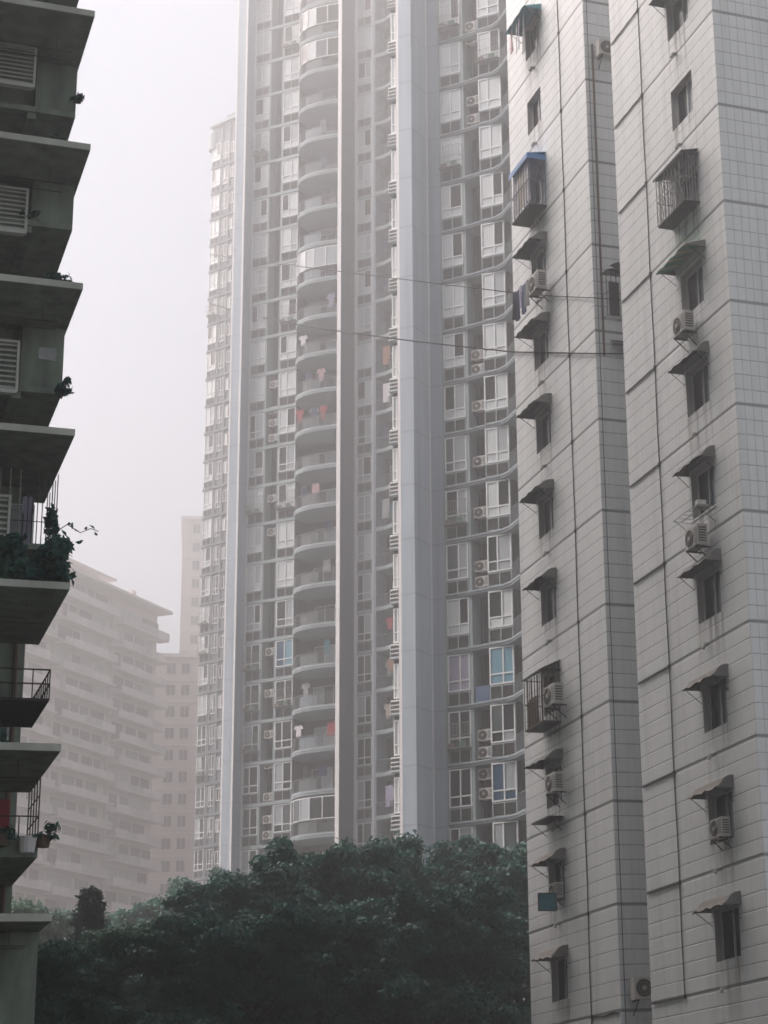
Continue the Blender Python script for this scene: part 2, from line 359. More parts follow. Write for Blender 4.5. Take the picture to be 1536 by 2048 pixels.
# ------------------------------------------------------------------ tiled apartment building (right)
def tiled_building():
    ox, oy = 23., 50.
    root = thing('tiled_apartment_building', 'white tiled apartment block with awnings over small windows, nearest at the right edge', 'building', (ox, oy, 0))
    TOP = 50.
    X = lambda v: v - ox
    Y = lambda v: v - oy
    kA = range(-1, 14); sill = lambda k: 6.35 + FL * k
    def column_wall(mb, y0, y1, wy0, wy1, ks, wh, dep=.22):
        x = 0.
        f = lambda a, b, c, d: mb.quad((x, Y(b), c), (x, Y(a), c), (x, Y(a), d), (x, Y(b), d), TILE)   # faces -X
        f(y0, wy0, 0, TOP); f(wy1, y1, 0, TOP)
        z = 0.
        for k in ks:
            s = sill(k); f(wy0, wy1, z, s); e = s + wh
            a, b = Y(wy0), Y(wy1)
            mb.quad((0, b, s), (0, a, s), (dep, a, s), (dep, b, s), REVEAL); mb.quad((0, a, e), (0, b, e), (dep, b, e), (dep, a, e), REVEAL)
            mb.quad((0, a, s), (0, a, e), (dep, a, e), (dep, a, s), REVEAL); mb.quad((0, b, e), (0, b, s), (dep, b, s), (dep, b, e), REVEAL)
            z = e
        f(wy0, wy1, z, TOP)
    A0, A1, C0, C1 = 56.6, 64.25, 46.7, 54.33
    AW, CW = (60.88, 62.27), (48.35, 49.87)
    wa = MB(); column_wall(wa, A0, A1, *AW, kA, 1.32)
    # face B in the light well, the well's far walls, the far end
    wa.quad((0, Y(A0), 0), (3.2, Y(A0), 0), (3.2, Y(A0), TOP), (0, Y(A0), TOP), TILE)
    wa.quad((14, Y(A1), 0), (0, Y(A1), 0), (0, Y(A1), TOP), (14, Y(A1), TOP), TILE)
    wc = MB(); column_wall(wc, C0, C1, *CW, kA, 1.32)
    wc.quad((3.2, Y(C1), 0), (0, Y(C1), 0), (0, Y(C1), TOP), (3.2, Y(C1), TOP), TILE)
    wc.quad((3.2, Y(A0), 0), (3.2, Y(C1), 0), (3.2, Y(C1), TOP), (3.2, Y(A0), TOP), TILE)
    wd = MB(); wd.quad((0, Y(C0), 0), (14, Y(C0), 0), (14, Y(C0), TOP), (0, Y(C0), TOP), TILED)
    wd.quad((14, Y(C0), 0), (14, Y(A1), 0), (14, Y(A1), TOP), (14, Y(C0), TOP), TILED)
    build(wa, 'wall', root); build(wc, 'wall', root); build(wd, 'wall', root)
    rf = MB(); rf.box(.0, 14., Y(C0), Y(C1), TOP, TOP + .4, ROOFM); rf.box(3.2, 14., Y(C1), Y(A0), TOP, TOP + .4, ROOFM); rf.box(0., 14., Y(A0), Y(A1), TOP, TOP + .4, ROOFM); build(rf, 'roof', root)
    # windows
    rng = random.Random(5)
    for col, (w0, w1) in (('A', AW), ('C', CW)):
        for k in kA:
            dark = k < 4
            pat = ('dd', 'dm', 'db', 'dm')[rng.randrange(4)] if dark else ('db', 'dm', 'bb', 'dg', 'dm', 'bd')[rng.randrange(6)]
            if (col, k) in (('A', 10), ('C', 8), ('C', 9)): pat = 'dg'
            if (col, k) in (('C', 5), ('C', 4), ('C', 6)): pat = 'db'
            # local window x runs along -Y so that +y of the kit points to +X
            window(root, .17, sill(k), w1 - w0, 1.32, y=Y(w1), pat=pat, trans=0., rz=-math.pi / 2, t=.05, split=.52)
    # vent stubs on the belts, wires along the wall
    vs = MB()
    for col, yk in (('A', 61.46), ('C', 49.33)):
        for k in range(0, 13):
            z = BELT + FL * k
            s = MB(); s.tube([(.02, Y(yk), z + .03), (-.10, Y(yk), z + .01), (-.15, Y(yk) + .02, z - .12)], .055, OLDL, 7); build(s, 'drain_stub', root)
    for yv, z0, z1 in ((58.9, 5.4, 42.), (51.97, 5.7, 38.)):
        c = MB(); pts = [(-.02, Y(yv) + .02 * math.sin(i * 1.7), z0 + (z1 - z0) * i / 24) for i in range(25)]
        c.tube(pts, .016, IRON, 5)
        for k in range(0, 12):
            z = BELT + FL * k
            if z < z1: c.box(-.05, .0, Y(yv) - .05, Y(yv) + .05, z - .05, z + .05, IRON)
        build(c, 'wall_cable', root)
    c = MB(); c.tube([(-.02, Y(58.9) - (58.9 - 56.7) * i / 10, 5.63 + .03 * math.sin(i)) for i in range(11)], .02, IRON, 5)
    for k in range(0, 11): c.tube([(-.025, Y(54.2) - 2.2 * i / 8, BELT + FL * k + .012 * math.sin(i * 2.1 + k)) for i in range(9)], .018, IRON, 5)
    build(c, 'wall_cable', root)
    # awnings
    def awning(y0, y1, rim, p, mat, gus, prof=None, flat=False, dz=0., label=None):
        prof = prof or [(0, .34), (.20 * p / .67, .32), (.36 * p / .67, .24), (.50 * p / .67, .10), (.60 * p / .67, .03), (p, 0)]
        if flat: prof = [(0, .22), (p * .5, .12), (p, 0)]
        p *= rng.uniform(.90, 1.06); rim += rng.uniform(-.05, .05); y0 -= rng.uniform(0, .07); y1 += rng.uniform(0, .07); tilt = rng.uniform(-.05, .05)
        mb = MB(); T = .015; n = len(prof); ys = (Y(y0), Y(y1))
        for j, yy in enumerate(ys):
            pass
        up = [(-x, z + rim) for x, z in prof]; lo = [(-max(x - T, 0), z + rim - T) for x, z in prof]
        seg = 8
        rows = []
        for j in range(seg + 1):
            yy = ys[0] + (ys[1] - ys[0]) * j / seg
            sag = -.03 * math.sin(j * 2.3 + rim) + tilt * (j / seg - .5)
            rows.append([(x, yy, z + sag * (1 if i > n - 3 else .3)) for i, (x, z) in enumerate(up)] + [(x, yy, z + sag * (1 if i > n - 3 else .3)) for i, (x, z) in enumerate(lo)])
        vs = [v for r in rows for v in r]; m = 2 * n; fs = []
        for j in range(seg):
            a, b = j * m, (j + 1) * m
            for i in range(n - 1):
                fs.append((a + i, a + i + 1, b + i + 1, b + i)); fs.append((a + n + i, b + n + i, b + n + i + 1, a + n + i + 1))
            fs.append((a + n - 1, a + m - 1, b + m - 1, b + n - 1))
        mb.add(vs, fs, mat)
        for yy, sg in ((ys[0], -1), (ys[1], 1)):
            pts = [(x, yy, z) for x, z in up] + [(0, yy, rim)]
            q = [(x, yy - sg * T, z) for x, z in up] + [(0, yy - sg * T, rim)]
            k = len(pts); order = tuple(range(k)) if sg > 0 else tuple(range(k))[::-1]
            mb.add(pts + q, [order, tuple(i + k for i in order[::-1])] + [(i, (i + 1) % k, k + (i + 1) % k, k + i) for i in range(k)], gus)
        o = build(mb, 'awning', root)
        # stays
        for yy in (ys[0] + .06, ys[1] - .06):
            s = MB(); s.tube([(-p * .9, yy, rim + .02), (0, yy, rim - .35)], .012, IRON, 5); build(s, 'stay', o)
        if label: o['label'] = label
        return o
    rim = lambda k: sill(k) + 1.24
    ARIM = {0: 7.68, 1: 10.72, 2: 13.62, 4: 19.78, 5: 22.8, 6: 25.75, 7: 28.85, 8: 31.85}
    for k in (0, 1): awning(60.75, 62.42, rim(k) + .0, .60, AWB, AWG)
    for k in (2, 4, 5, 6, 7, 8):
        awning(60.72, 62.42, rim(k) + .05, .60 if k == 4 else .67, AWD, AWG)
    awning(60.55, 62.5, 40.82, .68, AWT, AWT, flat=True, label='teal plastic awning')
    for k in (0, 1, 2): awning(48.22, 50.02, rim(k), .52 if k else .56, AWB, AWG)
    for k in (3, 4, 5, 9): awning(48.2, 50.02, rim(k) + .08, .50, AWD, AWG)
    awning(48.05, 50.15, 26.0, .62, AWS, AWG, flat=True, label='green awning with tan stripes')
    for k in (10, 11): awning(48.2, 50.02, rim(k) + .08, .50, AWD, AWG)
    # cages
    def cage(y0, y1, z0, z1, p, bar, roofm, floorm, nb=6, nf=8, solid_roof=.1, slope=.12, lattice=False, label=None, face_x=True, x0=0.):
        b = MB(); r = .014; a, c = Y(y0), Y(y1)
        for i in range(nb):
            x = -p + (p - .03) * i / (nb - 1); b.tube([(x, a, z0), (x, a, z1 + slope * (1 + x / p))], r, bar, 5); b.tube([(x, c, z0), (x, c, z1 + slope * (1 + x / p))], r, bar, 5)
        for i in range(nf):
            yy = a + (c - a) * i / (nf - 1); b.tube([(-p, yy, z0), (-p, yy, z1)], r, bar, 5)
        for zz in (z0, (z0 + z1) / 2, z1):
            b.tube([(-.02, a, zz), (-p, a, zz), (-p, c, zz), (-.02, c, zz)], r * 1.2, bar, 5)
        if lattice:
            m = 10
            for i in range(m):
                yy = a + (c - a) * i / m; b.tube([(-p - .01, yy, z0), (-p - .01, min(yy + .75, c), z0 + (min(yy + .75, c) - yy) * (z1 - z0) / .75)], .007, bar, 4)
                b.tube([(-p - .01, c - (yy - a), z0), (-p - .01, max(c - (yy - a) - .75, a), z0 + (c - (yy - a) - max(c - (yy - a) - .75, a)) * (z1 - z0) / .75)], .007, bar, 4)
        o = build(b, 'window_cage', root)
        q = MB(); T = .03; e = .06
        vs = [(0.0, a - e, z1 + slope + .03), (-p - e, a - e, z1 + .01), (-p - e, c + e, z1 + .01), (0., c + e, z1 + slope + .03)]
        q.add(vs + [(x, y, z + T) for x, y, z in vs], [(3, 2, 1, 0), (4, 5, 6, 7)] + [(i, (i + 1) % 4, 4 + (i + 1) % 4, 4 + i) for i in range(4)], roofm)
        if solid_roof: q.box(-p - e - .012, -p - e, a - e, c + e, z1 - solid_roof, z1 + .03, roofm); q.box(-p - e, 0, a - e - .012, a - e, z1 - solid_roof, z1 + .04, roofm)
        build(q, 'cage_roof', o)
        f = MB(); f.box(-p, 0., a, c, z0 - .05, z0 - .005, floorm); build(f, 'cage_floor', o)
        if label: o['label'] = label
        return o
    cage(60.6, 62.4, 33.06, 34.92, .64, CLOTH['blue'], AWBL, AWD, solid_roof=.16, label='blue roofed cage full of washing')
    cage(48.25, 50.2, 27.5, 28.98, .48, STEEL, AWD, AWD, lattice=True, solid_roof=.04, label='pale steel lattice cage')
    cage(60.72, 62.4, 14.95, 16.6, .62, RUST, AWD, AWD, solid_roof=.03, slope=.3, label='rusty cage with a dark roof')
    # tray under the third window, boards in cages
    t = MB(); t.box(-.5, 0, Y(60.8), Y(62.4), 11.9, 11.95, AWD); t.tube([(-.48, Y(62.3), 11.9), (0, Y(62.3), 11.5)], .012, IRON, 5); t.tube([(-.48, Y(60.9), 11.9), (0, Y(60.9), 11.5)], .012, IRON, 5)
    build(t, 'shelf', root)
    # light-well face: pipe, window with cage and awnings
    p = MB(); pts = [(.27, Y(A0) - .06, 37.2 - i * .45) for i in range(26)]; p.tube(pts, .035, RUST, 6); build(p, 'drain_pipe', root)
    p = MB(); p.tube([(.12, Y(A0) - .05, z) for z in np.linspace(4, 50, 40)], .012, IRON, 5); build(p, 'wall_cable', root)
    wB = window(root, .45, 27.3, .9, 1.3, y=Y(A0) - .08, pat='dm', trans=0., t=.05)
    b = MB()
    for i in range(7): b.tube([(.28 + i * .17, Y(A0) - .42, 27.2), (.28 + i * .17, Y(A0) - .42, 28.75)], .012, IRON, 5)
    for zz in (27.2, 28., 28.75): b.tube([(.28, Y(A0), zz), (.28, Y(A0) - .42, zz), (1.4, Y(A0) - .42, zz), (1.4, Y(A0), zz)], .014, IRON, 5)
    cg = build(b, 'window_cage', root)
    q = MB(); arc = [(.22 + 1.3 * i / 8, 28.75 + .34 * math.sin(math.pi * min(i / 8 * 1.0 + .02, .98))) for i in range(17)]
    vs = [(x, Y(A0), z) for x, z in arc] + [(x, Y(A0) - .5, z) for x, z in arc] + [(x, Y(A0) - .5, z - .06) for x, z in arc]
    q.add(vs, [(i, i + 1, 10 + i, 9 + i) for i in range(8)] + [(9 + i, 10 + i, 19 + i, 18 + i) for i in range(8)], AWD); build(q, 'cage_roof', cg)
    q = MB(); q.add([(.55, Y(A0), 26.55), (1.5, Y(A0), 26.55), (1.5, Y(A0) - .45, 26.25), (.4, Y(A0) - .45, 26.25), (.55, Y(A0), 26.5), (1.5, Y(A0), 26.5), (1.5, Y(A0) - .45, 26.2), (.4, Y(A0) - .45, 26.2)],
                    [(3, 2, 1, 0), (4, 5, 6, 7), (0, 4, 7, 3), (3, 7, 6, 2)], AWD); build(q, 'awning', root)
    return root
tiled_building()
W = -math.pi / 2      # kit front (-y) turned to face -X
EW = math.radians(-90)
def acx(x, y, z, lab, s=1., br=True): return air_conditioner((x, y, z), EW, lab, 'air conditioners on the white tiled block', s, br)
acx(22.86, 49.2, 23.70, 'dusty white air conditioner on a bracket below the green striped awning')
acx(22.86, 49.1, 17.35, 'white air conditioner on a bracket below the wire clothes rack')
acx(22.97, 48.85, 9.42, 'white air conditioner standing in a dark window under a beige awning, right column', .85, True)
acx(22.97, 61.25, 9.42, 'small pale air conditioner beside the teal board, left window column', .8, True)
acx(22.80, 60.55, 12.62, 'grimy white air conditioner hanging beside a dark awning above a shelf')
acx(22.80, 60.35, 15.35, 'grimy white air conditioner beside the rusty window cage', 1.1)
acx(22.80, 60.75, 29.78, 'cream air conditioner with dark washing hanging beside it', 1.1)
air_conditioner((23.62, 56.3, 5.92), 0, 'grey air conditioner low in the dark light well, fan facing out', 'air conditioners on the white tiled block', 1.05)
air_conditioner((23.72, 56.35, 36.62), 0, 'stained air conditioner high in the light well', 'air conditioners on the white tiled block', .95)
# washing on the tiled block
for i, (m, lab) in enumerate((('black', 'black trousers at the outer end of the wall rack'), ('navy', 'navy trousers second on the wall rack'), ('lilac', 'lilac shirt on the wall rack'), ('blue', 'blue trousers in the middle of the wall rack'), ('grey', 'pale grey towel nearest the cream air conditioner'))):
    laundry((22.36 + .02 * i, 62.35 - i * .26, 30.42 - .05 * (i % 2)), math.pi / 2, ('trousers', 'trousers', 'shirt', 'trousers', 'towel')[i], .30, (1.0, 1.1, .8, 1.05, .95)[i], CLOTH[m], lab)
for i, (m, lab) in enumerate((('pink', 'pink cloth at the far end under the teal awning'), ('white', 'white shirt under the teal awning'), ('lilac', 'lilac shirt hanging under the teal awning, nearest the street'), ('grey', 'grey towel hanging below the teal awning'))):
    laundry((22.45 + .05 * (i % 2), 62.2 - i * .38, 40.72), math.pi / 2 - .25, ('towel', 'shirt', 'shirt', 'towel')[i], .36, (.9, 1.1, 1.15, 1.5)[i], CLOTH[m], lab)
for i, (m, lab) in enumerate((('white', 'white sheet filling the outer side of the blue roofed cage'), ('cream', 'cream sheet in the blue roofed cage'), ('pink', 'pale pink cloth in the blue roofed cage'))):
    laundry((22.42, 62.05 - i * .55, 34.75), math.pi / 2, 'towel', .52, 1.5, CLOTH[m] if i != 2 else CLOTH['white'], lab if i != 2 else 'third white sheet, nearest end of the blue roofed cage')
laundry((22.55, 62.0, 15.98), math.pi / 2, 'towel', .9, 1.0, MATS['bars_rusty'], 'brown board leaning inside the rusty cage')
b = MB(); b.box(-.28, .28, -.02, .0, 0, .5, CLOTH['teal']); 
for a in ((-.31, -.28, 0, .5), (.28, .31, 0, .5), (-.31, .31, -.03, 0), (-.31, .31, .5, .53)): b.box(a[0], a[1], -.03, .01, a[2], a[3], IRON)
tag(build(b, 'teal_board', None, (22.42, 60.9, 9.03)), 'square teal board in a dark frame sticking out from the wall', 'board')
# wire clothes rack
r = MB()
for dy in np.linspace(0, 1.7, 6): r.tube([(0, dy, 0), (-.55, dy, .02)], .008, STEEL, 4)
r.tube([(0, 0, 0), (0, 1.7, 0)], .01, STEEL, 4); r.tube([(-.55, 0, .02), (-.55, 1.7, .02)], .01, STEEL, 4); r.tube([(-.3, 0, .01), (-.3, 1.7, .01)], .008, STEEL, 4)
r.tube([(0, .1, -.4), (-.55, .1, .02)], .01, IRON, 4); r.tube([(0, 1.6, -.4), (-.55, 1.6, .02)], .01, IRON, 4)
r.box(-.5, -.1, .1, .5, .02, .06, STEEL); r.box(-.45, -.2, .2, .4, .06, .22, WHITE)
tag(build(r, 'clothes_rack', None, (22.99, 48.3, 18.35)), 'thin wire clothes rack fixed below a window with a blue pane', 'rack')

# ------------------------------------------------------------------ the two grey towers
TH = math.atan2(-.7057, .7085)
def tower_frame(name, label, origin): return thing(name, label, 'building', (origin[0], origin[1], 0), TH)
def loc2w(root_origin, u, y, z, th=TH):
    c, s = math.cos(th), math.sin(th); return (root_origin[0] + u * c - y * s, root_origin[1] + u * s + y * c, z)
rngT = random.Random(21)
def pick(z, zlo, zhi):
    f = (z - zlo) / (zhi - zlo)
    L = ['dddd', 'dmdd', 'gddd', 'mdmd', 'gdgd', 'dgdd', 'gmdm'] if f < .22 else ['cdcc', 'dccc', 'gggg', 'gdgg', 'cccc', 'mgmg', 'gcgc', 'dgmg', 'cgcc']
    if f > .5: L = ['cccc', 'cdcc', 'dccc', 'cccc', 'gccc', 'cgcg', 'dgcc']
    return L[rngT.randrange(len(L))]
def bay(root, u0, u1, lip, FLH, pat, y=0., name='window'):
    """one storey of a window bay: window under the upper slab, grille panel above the lower slab"""
    w = u1 - u0; zt = lip + FLH - .02
    h = FLH - .98
    window(root, u0, lip + .98, w, h - .04, y=y, pat=pat, name=name, t=.075, split=.5 + rngT.choice((-.08, 0, 0, .06)), trans=.28)
    if rngT.random() < .13: link('window_cage', cage_mesh(w), root, (u0, y - .01, lip + 1.0))
    go = link('air_grille', grille_mesh(w - .12, .62), root, (u0 + .06, y, lip + .26)); link('frame', gframe_mesh(w - .12, .62), go)
def cage_mesh(w):
    key = ('cg', round(w, 2))
    if key in _cache: return _cache[key]
    mb = MB(); d = .32; h = 1.25
    for zz in (0, h * .5, h):
        mb.tube([(0, 0, zz), (0, -d, zz), (w, -d, zz), (w, 0, zz)], .018, STEEL, 4)
    for i in range(9): mb.tube([(w * i / 8, -d, 0), (w * i / 8, -d, h)], .012, STEEL, 4)
    mb.box(.02, w - .02, -d, 0, -.03, .0, STEEL); mb.box(.1, .45, -d + .05, -.05, .0, .22, RUST); mb.box(w * .55, w * .8, -d + .08, -.06, .0, .3, CLOTH['green'])
    me = mb.mesh('window_cage'); _cache[key] = me; return me
def rail_mesh(path, h, mat, step=.14):
    mb = MB()
    for zz in (0.06, h): mb.tube([(x, y, zz) for x, y in path], .025, mat, 5)
    L = []
    for (x0, y0), (x1, y1) in zip(path[:-1], path[1:]):
        n = max(1, int(math.hypot(x1 - x0, y1 - y0) / step))
        L += [(x0 + (x1 - x0) * i / n, y0 + (y1 - y0) * i / n) for i in range(n)]
    for x, y in L: mb.box(x - .012, x + .012, y - .012, y + .012, .06, h, mat)
    return mb
FH = 2.983
# near tower: fin on its left, window bays e and f with a recess between
RO = (31.6, 100.)
def near_tower():
    root = tower_frame('apartment_tower', 'grey apartment tower with a broad pale fin and white window bays, behind the tiled block', RO)
    TOP = 74.; z0 = 17.83 - FH * 6
    w = MB()
    w.box(-.80, .0, .0, 14, 0, TOP, CONC)                     # flank beside the fin
    w.box(-1.62, -.82, -1.74, 12, 0, TOP - .01, CONC)         # fin: face and flank
    w.box(-1.62, 9, 12, 14, 0, TOP, CONC)
    w.box(1.40, 1.56, .02, 1.2, 0, TOP, SLABM); w.box(2.52, 2.63, .02, 1.2, 0, TOP, SLABM)
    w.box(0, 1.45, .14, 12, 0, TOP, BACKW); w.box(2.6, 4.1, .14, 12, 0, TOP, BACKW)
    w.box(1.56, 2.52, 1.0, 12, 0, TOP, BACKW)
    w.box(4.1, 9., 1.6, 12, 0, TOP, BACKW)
    build(w, 'wall', root)
    d = MB(); d.box(-.818, -.80, -1.70, -.02, 0, TOP - .02, FLANK_LIFTED); build(d, 'flank_shade_skin', root)  # thin skin that lightens the flank's shade by colour
    t = MB(); t.box(-1.80, -1.62, -1.70, 8, 0, TOP, EDGE_LIT); t.box(-.815, -.72, -.06, .0, 0, TOP, EDGE_LIT); t.box(-.03, .06, -.05, .1, 0, TOP, SLABM); build(t, 'lit_edge_strip', root)
    rf = MB(); rf.box(-1.9, 9.1, -1.8, 14.1, TOP, TOP + .5, SLABM); build(rf, 'roof', root)
    pth = [(0.02, .0), (1.5, -.12), (2.7, -.3), (3.6, -.42), (4.2, -.75), (4.8, -1.35), (5.5, -2.0), (6.4, -2.4), (8.8, -2.5)]
    rail = rail_mesh([(4.25, -.7), (4.8, -1.25), (5.5, -1.9), (6.4, -2.3), (8.7, -2.4)], .95, RAILM).mesh('railing')
    slab = MB(); slab.band(pth, 2.4, 0, .23, SLABM)
    slab.band([(x, y - .03) for x, y in pth], .06, .06, .15, CONCD)
    slab = slab.mesh('floor_slab')
    k = 0; specials = {}
    n = int((TOP - z0) / FH)
    for k in range(n):
        lip = z0 + FH * k
        s = link('floor_slab', slab, root, (0, 0, lip))
        if lip > TOP - 3: continue
        pe, pf = pick(lip, 8, 66), pick(lip, 8, 66)
        kk = k - 6          # kk=0: lip 17.83
        if kk == 2: pe, pf = 'llll', 'tttt'
        if kk == 1: pe, pf = 'mddd', 'mddg'
        if kk == 0: pe, pf = 'dddd', 'bgbb'
        if kk == 3: pe, pf = 'cdcc', 'dccc'
        if kk == 10: pe, pf = 'cdcc', 'cdcc'
        bay(root, .09, 1.38, lip, FH, pe); 
        bay(root, 2.65, 4.04, lip, FH, pf, y=-.32)
        o = link('railing', rail, root, (0, 0, lip + .2))
        # side glazing behind the fin edge
        so = window(root, -3.06, lip + 1.05, .52, 1.85, y=.0, pat='gggg' if kk % 2 else 'cgcg', name='side_window', t=.06)
        c = MB()
    # window bay on the fin's far side with little guard grilles
    wl = MB(); wl.box(-3.08, -1.8, .12, 8, 0, TOP - .3, BACKW); build(wl, 'wall', root)
    gm = MB()
    for i in range(5):
        for j in range(3): gm.box(.03 + i * .11, .12 + i * .11, -.012, .0, .05 + j * .22, .2 + j * .22, LOUV)
    gm.box(0, .60, 0, .4, 0, .72, FRAME); gm.box(-.03, .62, -.05, .4, -.06, .0, SLABM)
    gm = gm.mesh('guard_grille')
    for k in range(n): 
        lip = z0 + FH * k
        if lip < TOP - 3: link('guard_grille', gm, root, (-3.12, -.22, lip + .2))
    # pipes in the recess
    p = MB()
    for x in (1.72, 2.2, 2.36): p.tube([(x, .93, 0), (x, .93, TOP)], .035, RAILM, 6)
    build(p, 'pipe', root)
    rb = rail_mesh([(2.4, -.55), (4.2, -.75)], .95, RAILB, .1); build(rb, 'railing', root, (0, 0, 15.0))['label'] = 'pale blue slatted railing'
    return root
near_tower()
acz = [63.2, 62.35, 58.4, 57.25, 42.95, 42.1, 40.0, 36.85, 34.0, 31.05, 30.2, 22.1, 21.2, 20.1, 19.1]
for i, z in enumerate(acz):
    air_conditioner(loc2w(RO, 2.03, .55, z), TH, 'white air conditioner in the near grey tower\'s recess, %s from the top' % ORD[i], 'air conditioners in the near tower recess', .98)
laundry(loc2w(RO, 2.05, .1, 24.9), TH, 'towel', .85, .95, CLOTH['blue'], 'blue sheet bundled in the recess between lilac and teal windows')

# far tower
MO = (31.0, 146.73)
def far_tower():
    root = tower_frame('apartment_tower', 'tall hazy grey tower with curved balconies between two fins, in the middle', MO)
    TOP = 98.; z0 = 32.51 - FH * 10; dz = 1.0
    w = MB()
    w.box(-.85, .03, -1.09, 16, 0, TOP, CONC)                 # left fin
    w.box(8.9, 9.18, -2.02, 16, 0, TOP, CONC)                  # middle fin
    w.box(1.44, 1.56, .02, 1., 0, TOP, SLABM); w.box(2.58, 2.70, .02, 1., 0, TOP, SLABM)
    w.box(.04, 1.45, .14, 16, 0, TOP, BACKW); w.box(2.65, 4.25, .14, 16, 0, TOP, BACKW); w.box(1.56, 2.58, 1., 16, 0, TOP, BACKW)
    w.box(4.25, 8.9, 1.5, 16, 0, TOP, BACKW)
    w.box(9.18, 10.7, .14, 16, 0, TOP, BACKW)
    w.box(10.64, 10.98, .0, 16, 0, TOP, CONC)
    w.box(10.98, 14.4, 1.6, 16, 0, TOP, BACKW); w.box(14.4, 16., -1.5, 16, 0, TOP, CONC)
    build(w, 'wall', root)
    d = MB(); d.box(9.18, 9.20, -1.98, -.03, 0, TOP - .02, CONCD); d.box(.03, .05, -1.05, -.0, 0, TOP - .02, CONC); build(d, 'flank_shade_skin', root)  # dark skin paints the middle fin's shaded side
    t = MB(); t.box(-1.0, -.85, -1.05, 8, 0, TOP, EDGE_LIT); t.box(-.10, .04, -1.12, -1.09, 0, TOP, EDGE_LIT); t.box(8.88, 9.19, -2.05, -2.02, 0, TOP, EDGE_LIT); t.box(9.20, 9.42, -.06, .1, 0, TOP, EDGE_LIT); t.box(.052, .12, -.06, .1, 0, TOP, EDGE_LIT); t.box(10.68, 10.8, -.05, 0, 0, TOP, EDGE_LIT)
    build(t, 'lit_edge_strip', root)
    rf = MB(); rf.box(-1.2, 16.1, -2.1, 16.1, TOP, TOP + .5, SLABM); build(rf, 'roof', root)
    arc = [(4.25, -.05), (4.6, -.7), (5.1, -1.2), (5.8, -1.5), (6.6, -1.6), (7.6, -1.55), (8.9, -1.35)]
    s1 = MB(); s1.band([(.02, -.02), (2.6, -.04), (4.25, -.06)], .16, 0, .24, SLABM); s1.prism(arc + [(8.9, 1.5), (4.25, 1.5)], 0, .2, SLABM)
    s1.band([(x, y - .04) for x, y in arc], .08, .05, .34, SLABM); s1.band([(x, y - .055) for x, y in arc], .06, .16, .2, CONCD); s1 = s1.mesh('floor_slab')
    arc2 = [(10.98, -.05), (11.8, -.1), (12.6, -.45), (13.3, -1.), (14.4, -1.5)]
    s2 = MB(); s2.band([(9.2, -.02), (10.64, -.04)], .16, 0, .24, SLABM); s2.prism(arc2 + [(14.4, 1.6), (10.98, 1.6)], 0, .2, SLABM); s2.band([(x, y - .04) for x, y in arc2], .08, .05, .30, SLABM); s2 = s2.mesh('floor_slab')
    r1 = rail_mesh([(x, y + .03) for x, y in arc[1:]], .95, RAILM).mesh('railing'); r2 = rail_mesh([(x, y + .03) for x, y in arc2], .95, RAILM).mesh('railing')
    pn = {}
    for m in ('pale_panel', 'blue_panel'):
        q = MB(); q.band([(5.6, -1.38), (6.4, -1.52), (7.1, -1.5)], .03, .1, .88, PANEL if m == 'pale_panel' else RAILB); pn[m] = q.mesh('balcony_panel')
    glz = []
    for v in range(3):
        q = MB(); ap = arc[1:]
        q.band(ap, .03, .0, .06, FRAME); q.band(ap, .03, 1.5, 1.58, FRAME)
        for j, ((xa, ya), (xb, yb)) in enumerate(zip(ap[:-1], ap[1:])):
            q.band([(xa + .04, ya + .01), (xb - .04, yb + .01)], .015, .06, 1.5, (G_DARK, G_MID, CU2, G_DARK)[(j * 3 + v * 2 + j * v) % 4]); q.box(xa - .03, xa + .03, ya - .02, ya + .03, 0, 1.58, FRAME)
        glz.append(q.mesh('balcony_glazing'))
    n = int((TOP - z0) / FH)
    for k in range(n):
        lip = z0 + FH * k
        link('floor_slab', s1, root, (0, 0, lip)); link('floor_slab', s2, root, (0, 0, lip + dz - FH))
        if lip > TOP - 3.4 or lip < 12: continue
        kk = k - 10
        pa, pb, pc = pick(lip, 20, 96), pick(lip, 20, 96), pick(lip, 20, 96)
        if kk == 1: pb = 'btbt'
        if kk in (8, ): pa, pb = 'cccc', 'cccc'
        bay(root, .14, 1.42, lip, FH, pa); bay(root, 2.72, 4.16, lip, FH, pb); bay(root, 9.42, 10.62, lip + dz, FH, pc)
        b1 = link('balcony_railing', r1, root, (0, 0, lip + .3)); link('balcony_panel', pn['pale_panel' if rngT.random() < .7 else 'blue_panel'], b1)
        link('balcony_railing', r2, root, (0, 0, lip + dz + .26))
        if rngT.random() < .16:
            link('balcony_glazing', glz[rngT.randrange(3)], root, (0, 0, lip + 1.3))
        # glazed doors at the back of the balcony
        window(root, 4.9 + rngT.random() * .3, lip + .25, 1.7, 2.2, y=1.40, pat=rngT.choice(('dd', 'gd', 'mg', 'gc', 'dg')), name='balcony_door', trans=0., t=.06)
        window(root, 11.3 + rngT.random() * .3, lip + dz + .25, 1.5, 2.2, y=1.5, pat=rngT.choice(('dd', 'cd', 'mg', 'gc', 'dg')), name='balcony_door', trans=0., t=.06)
    p = MB()
    for x in (1.75, 2.3): p.tube([(x, .93, 0), (x, .93, TOP)], .035, RAILM, 6)
    build(p, 'pipe', root)
    return root
far_tower()
mz = [58.3, 56.2, 55.2, 54.0, 49.2, 46.6, 37.5, 34.4, 31.4, 29.2, 26.9, 25.3, 24.2]
for i, z in enumerate(mz):
    air_conditioner(loc2w(MO, 2.12, .5, z), TH, 'white air conditioner in the hazy middle tower\'s recess, %s from the top' % ORD[i], 'air conditioners in the middle tower recess', .95)
_lz = lambda k: 32.51 + FH * k
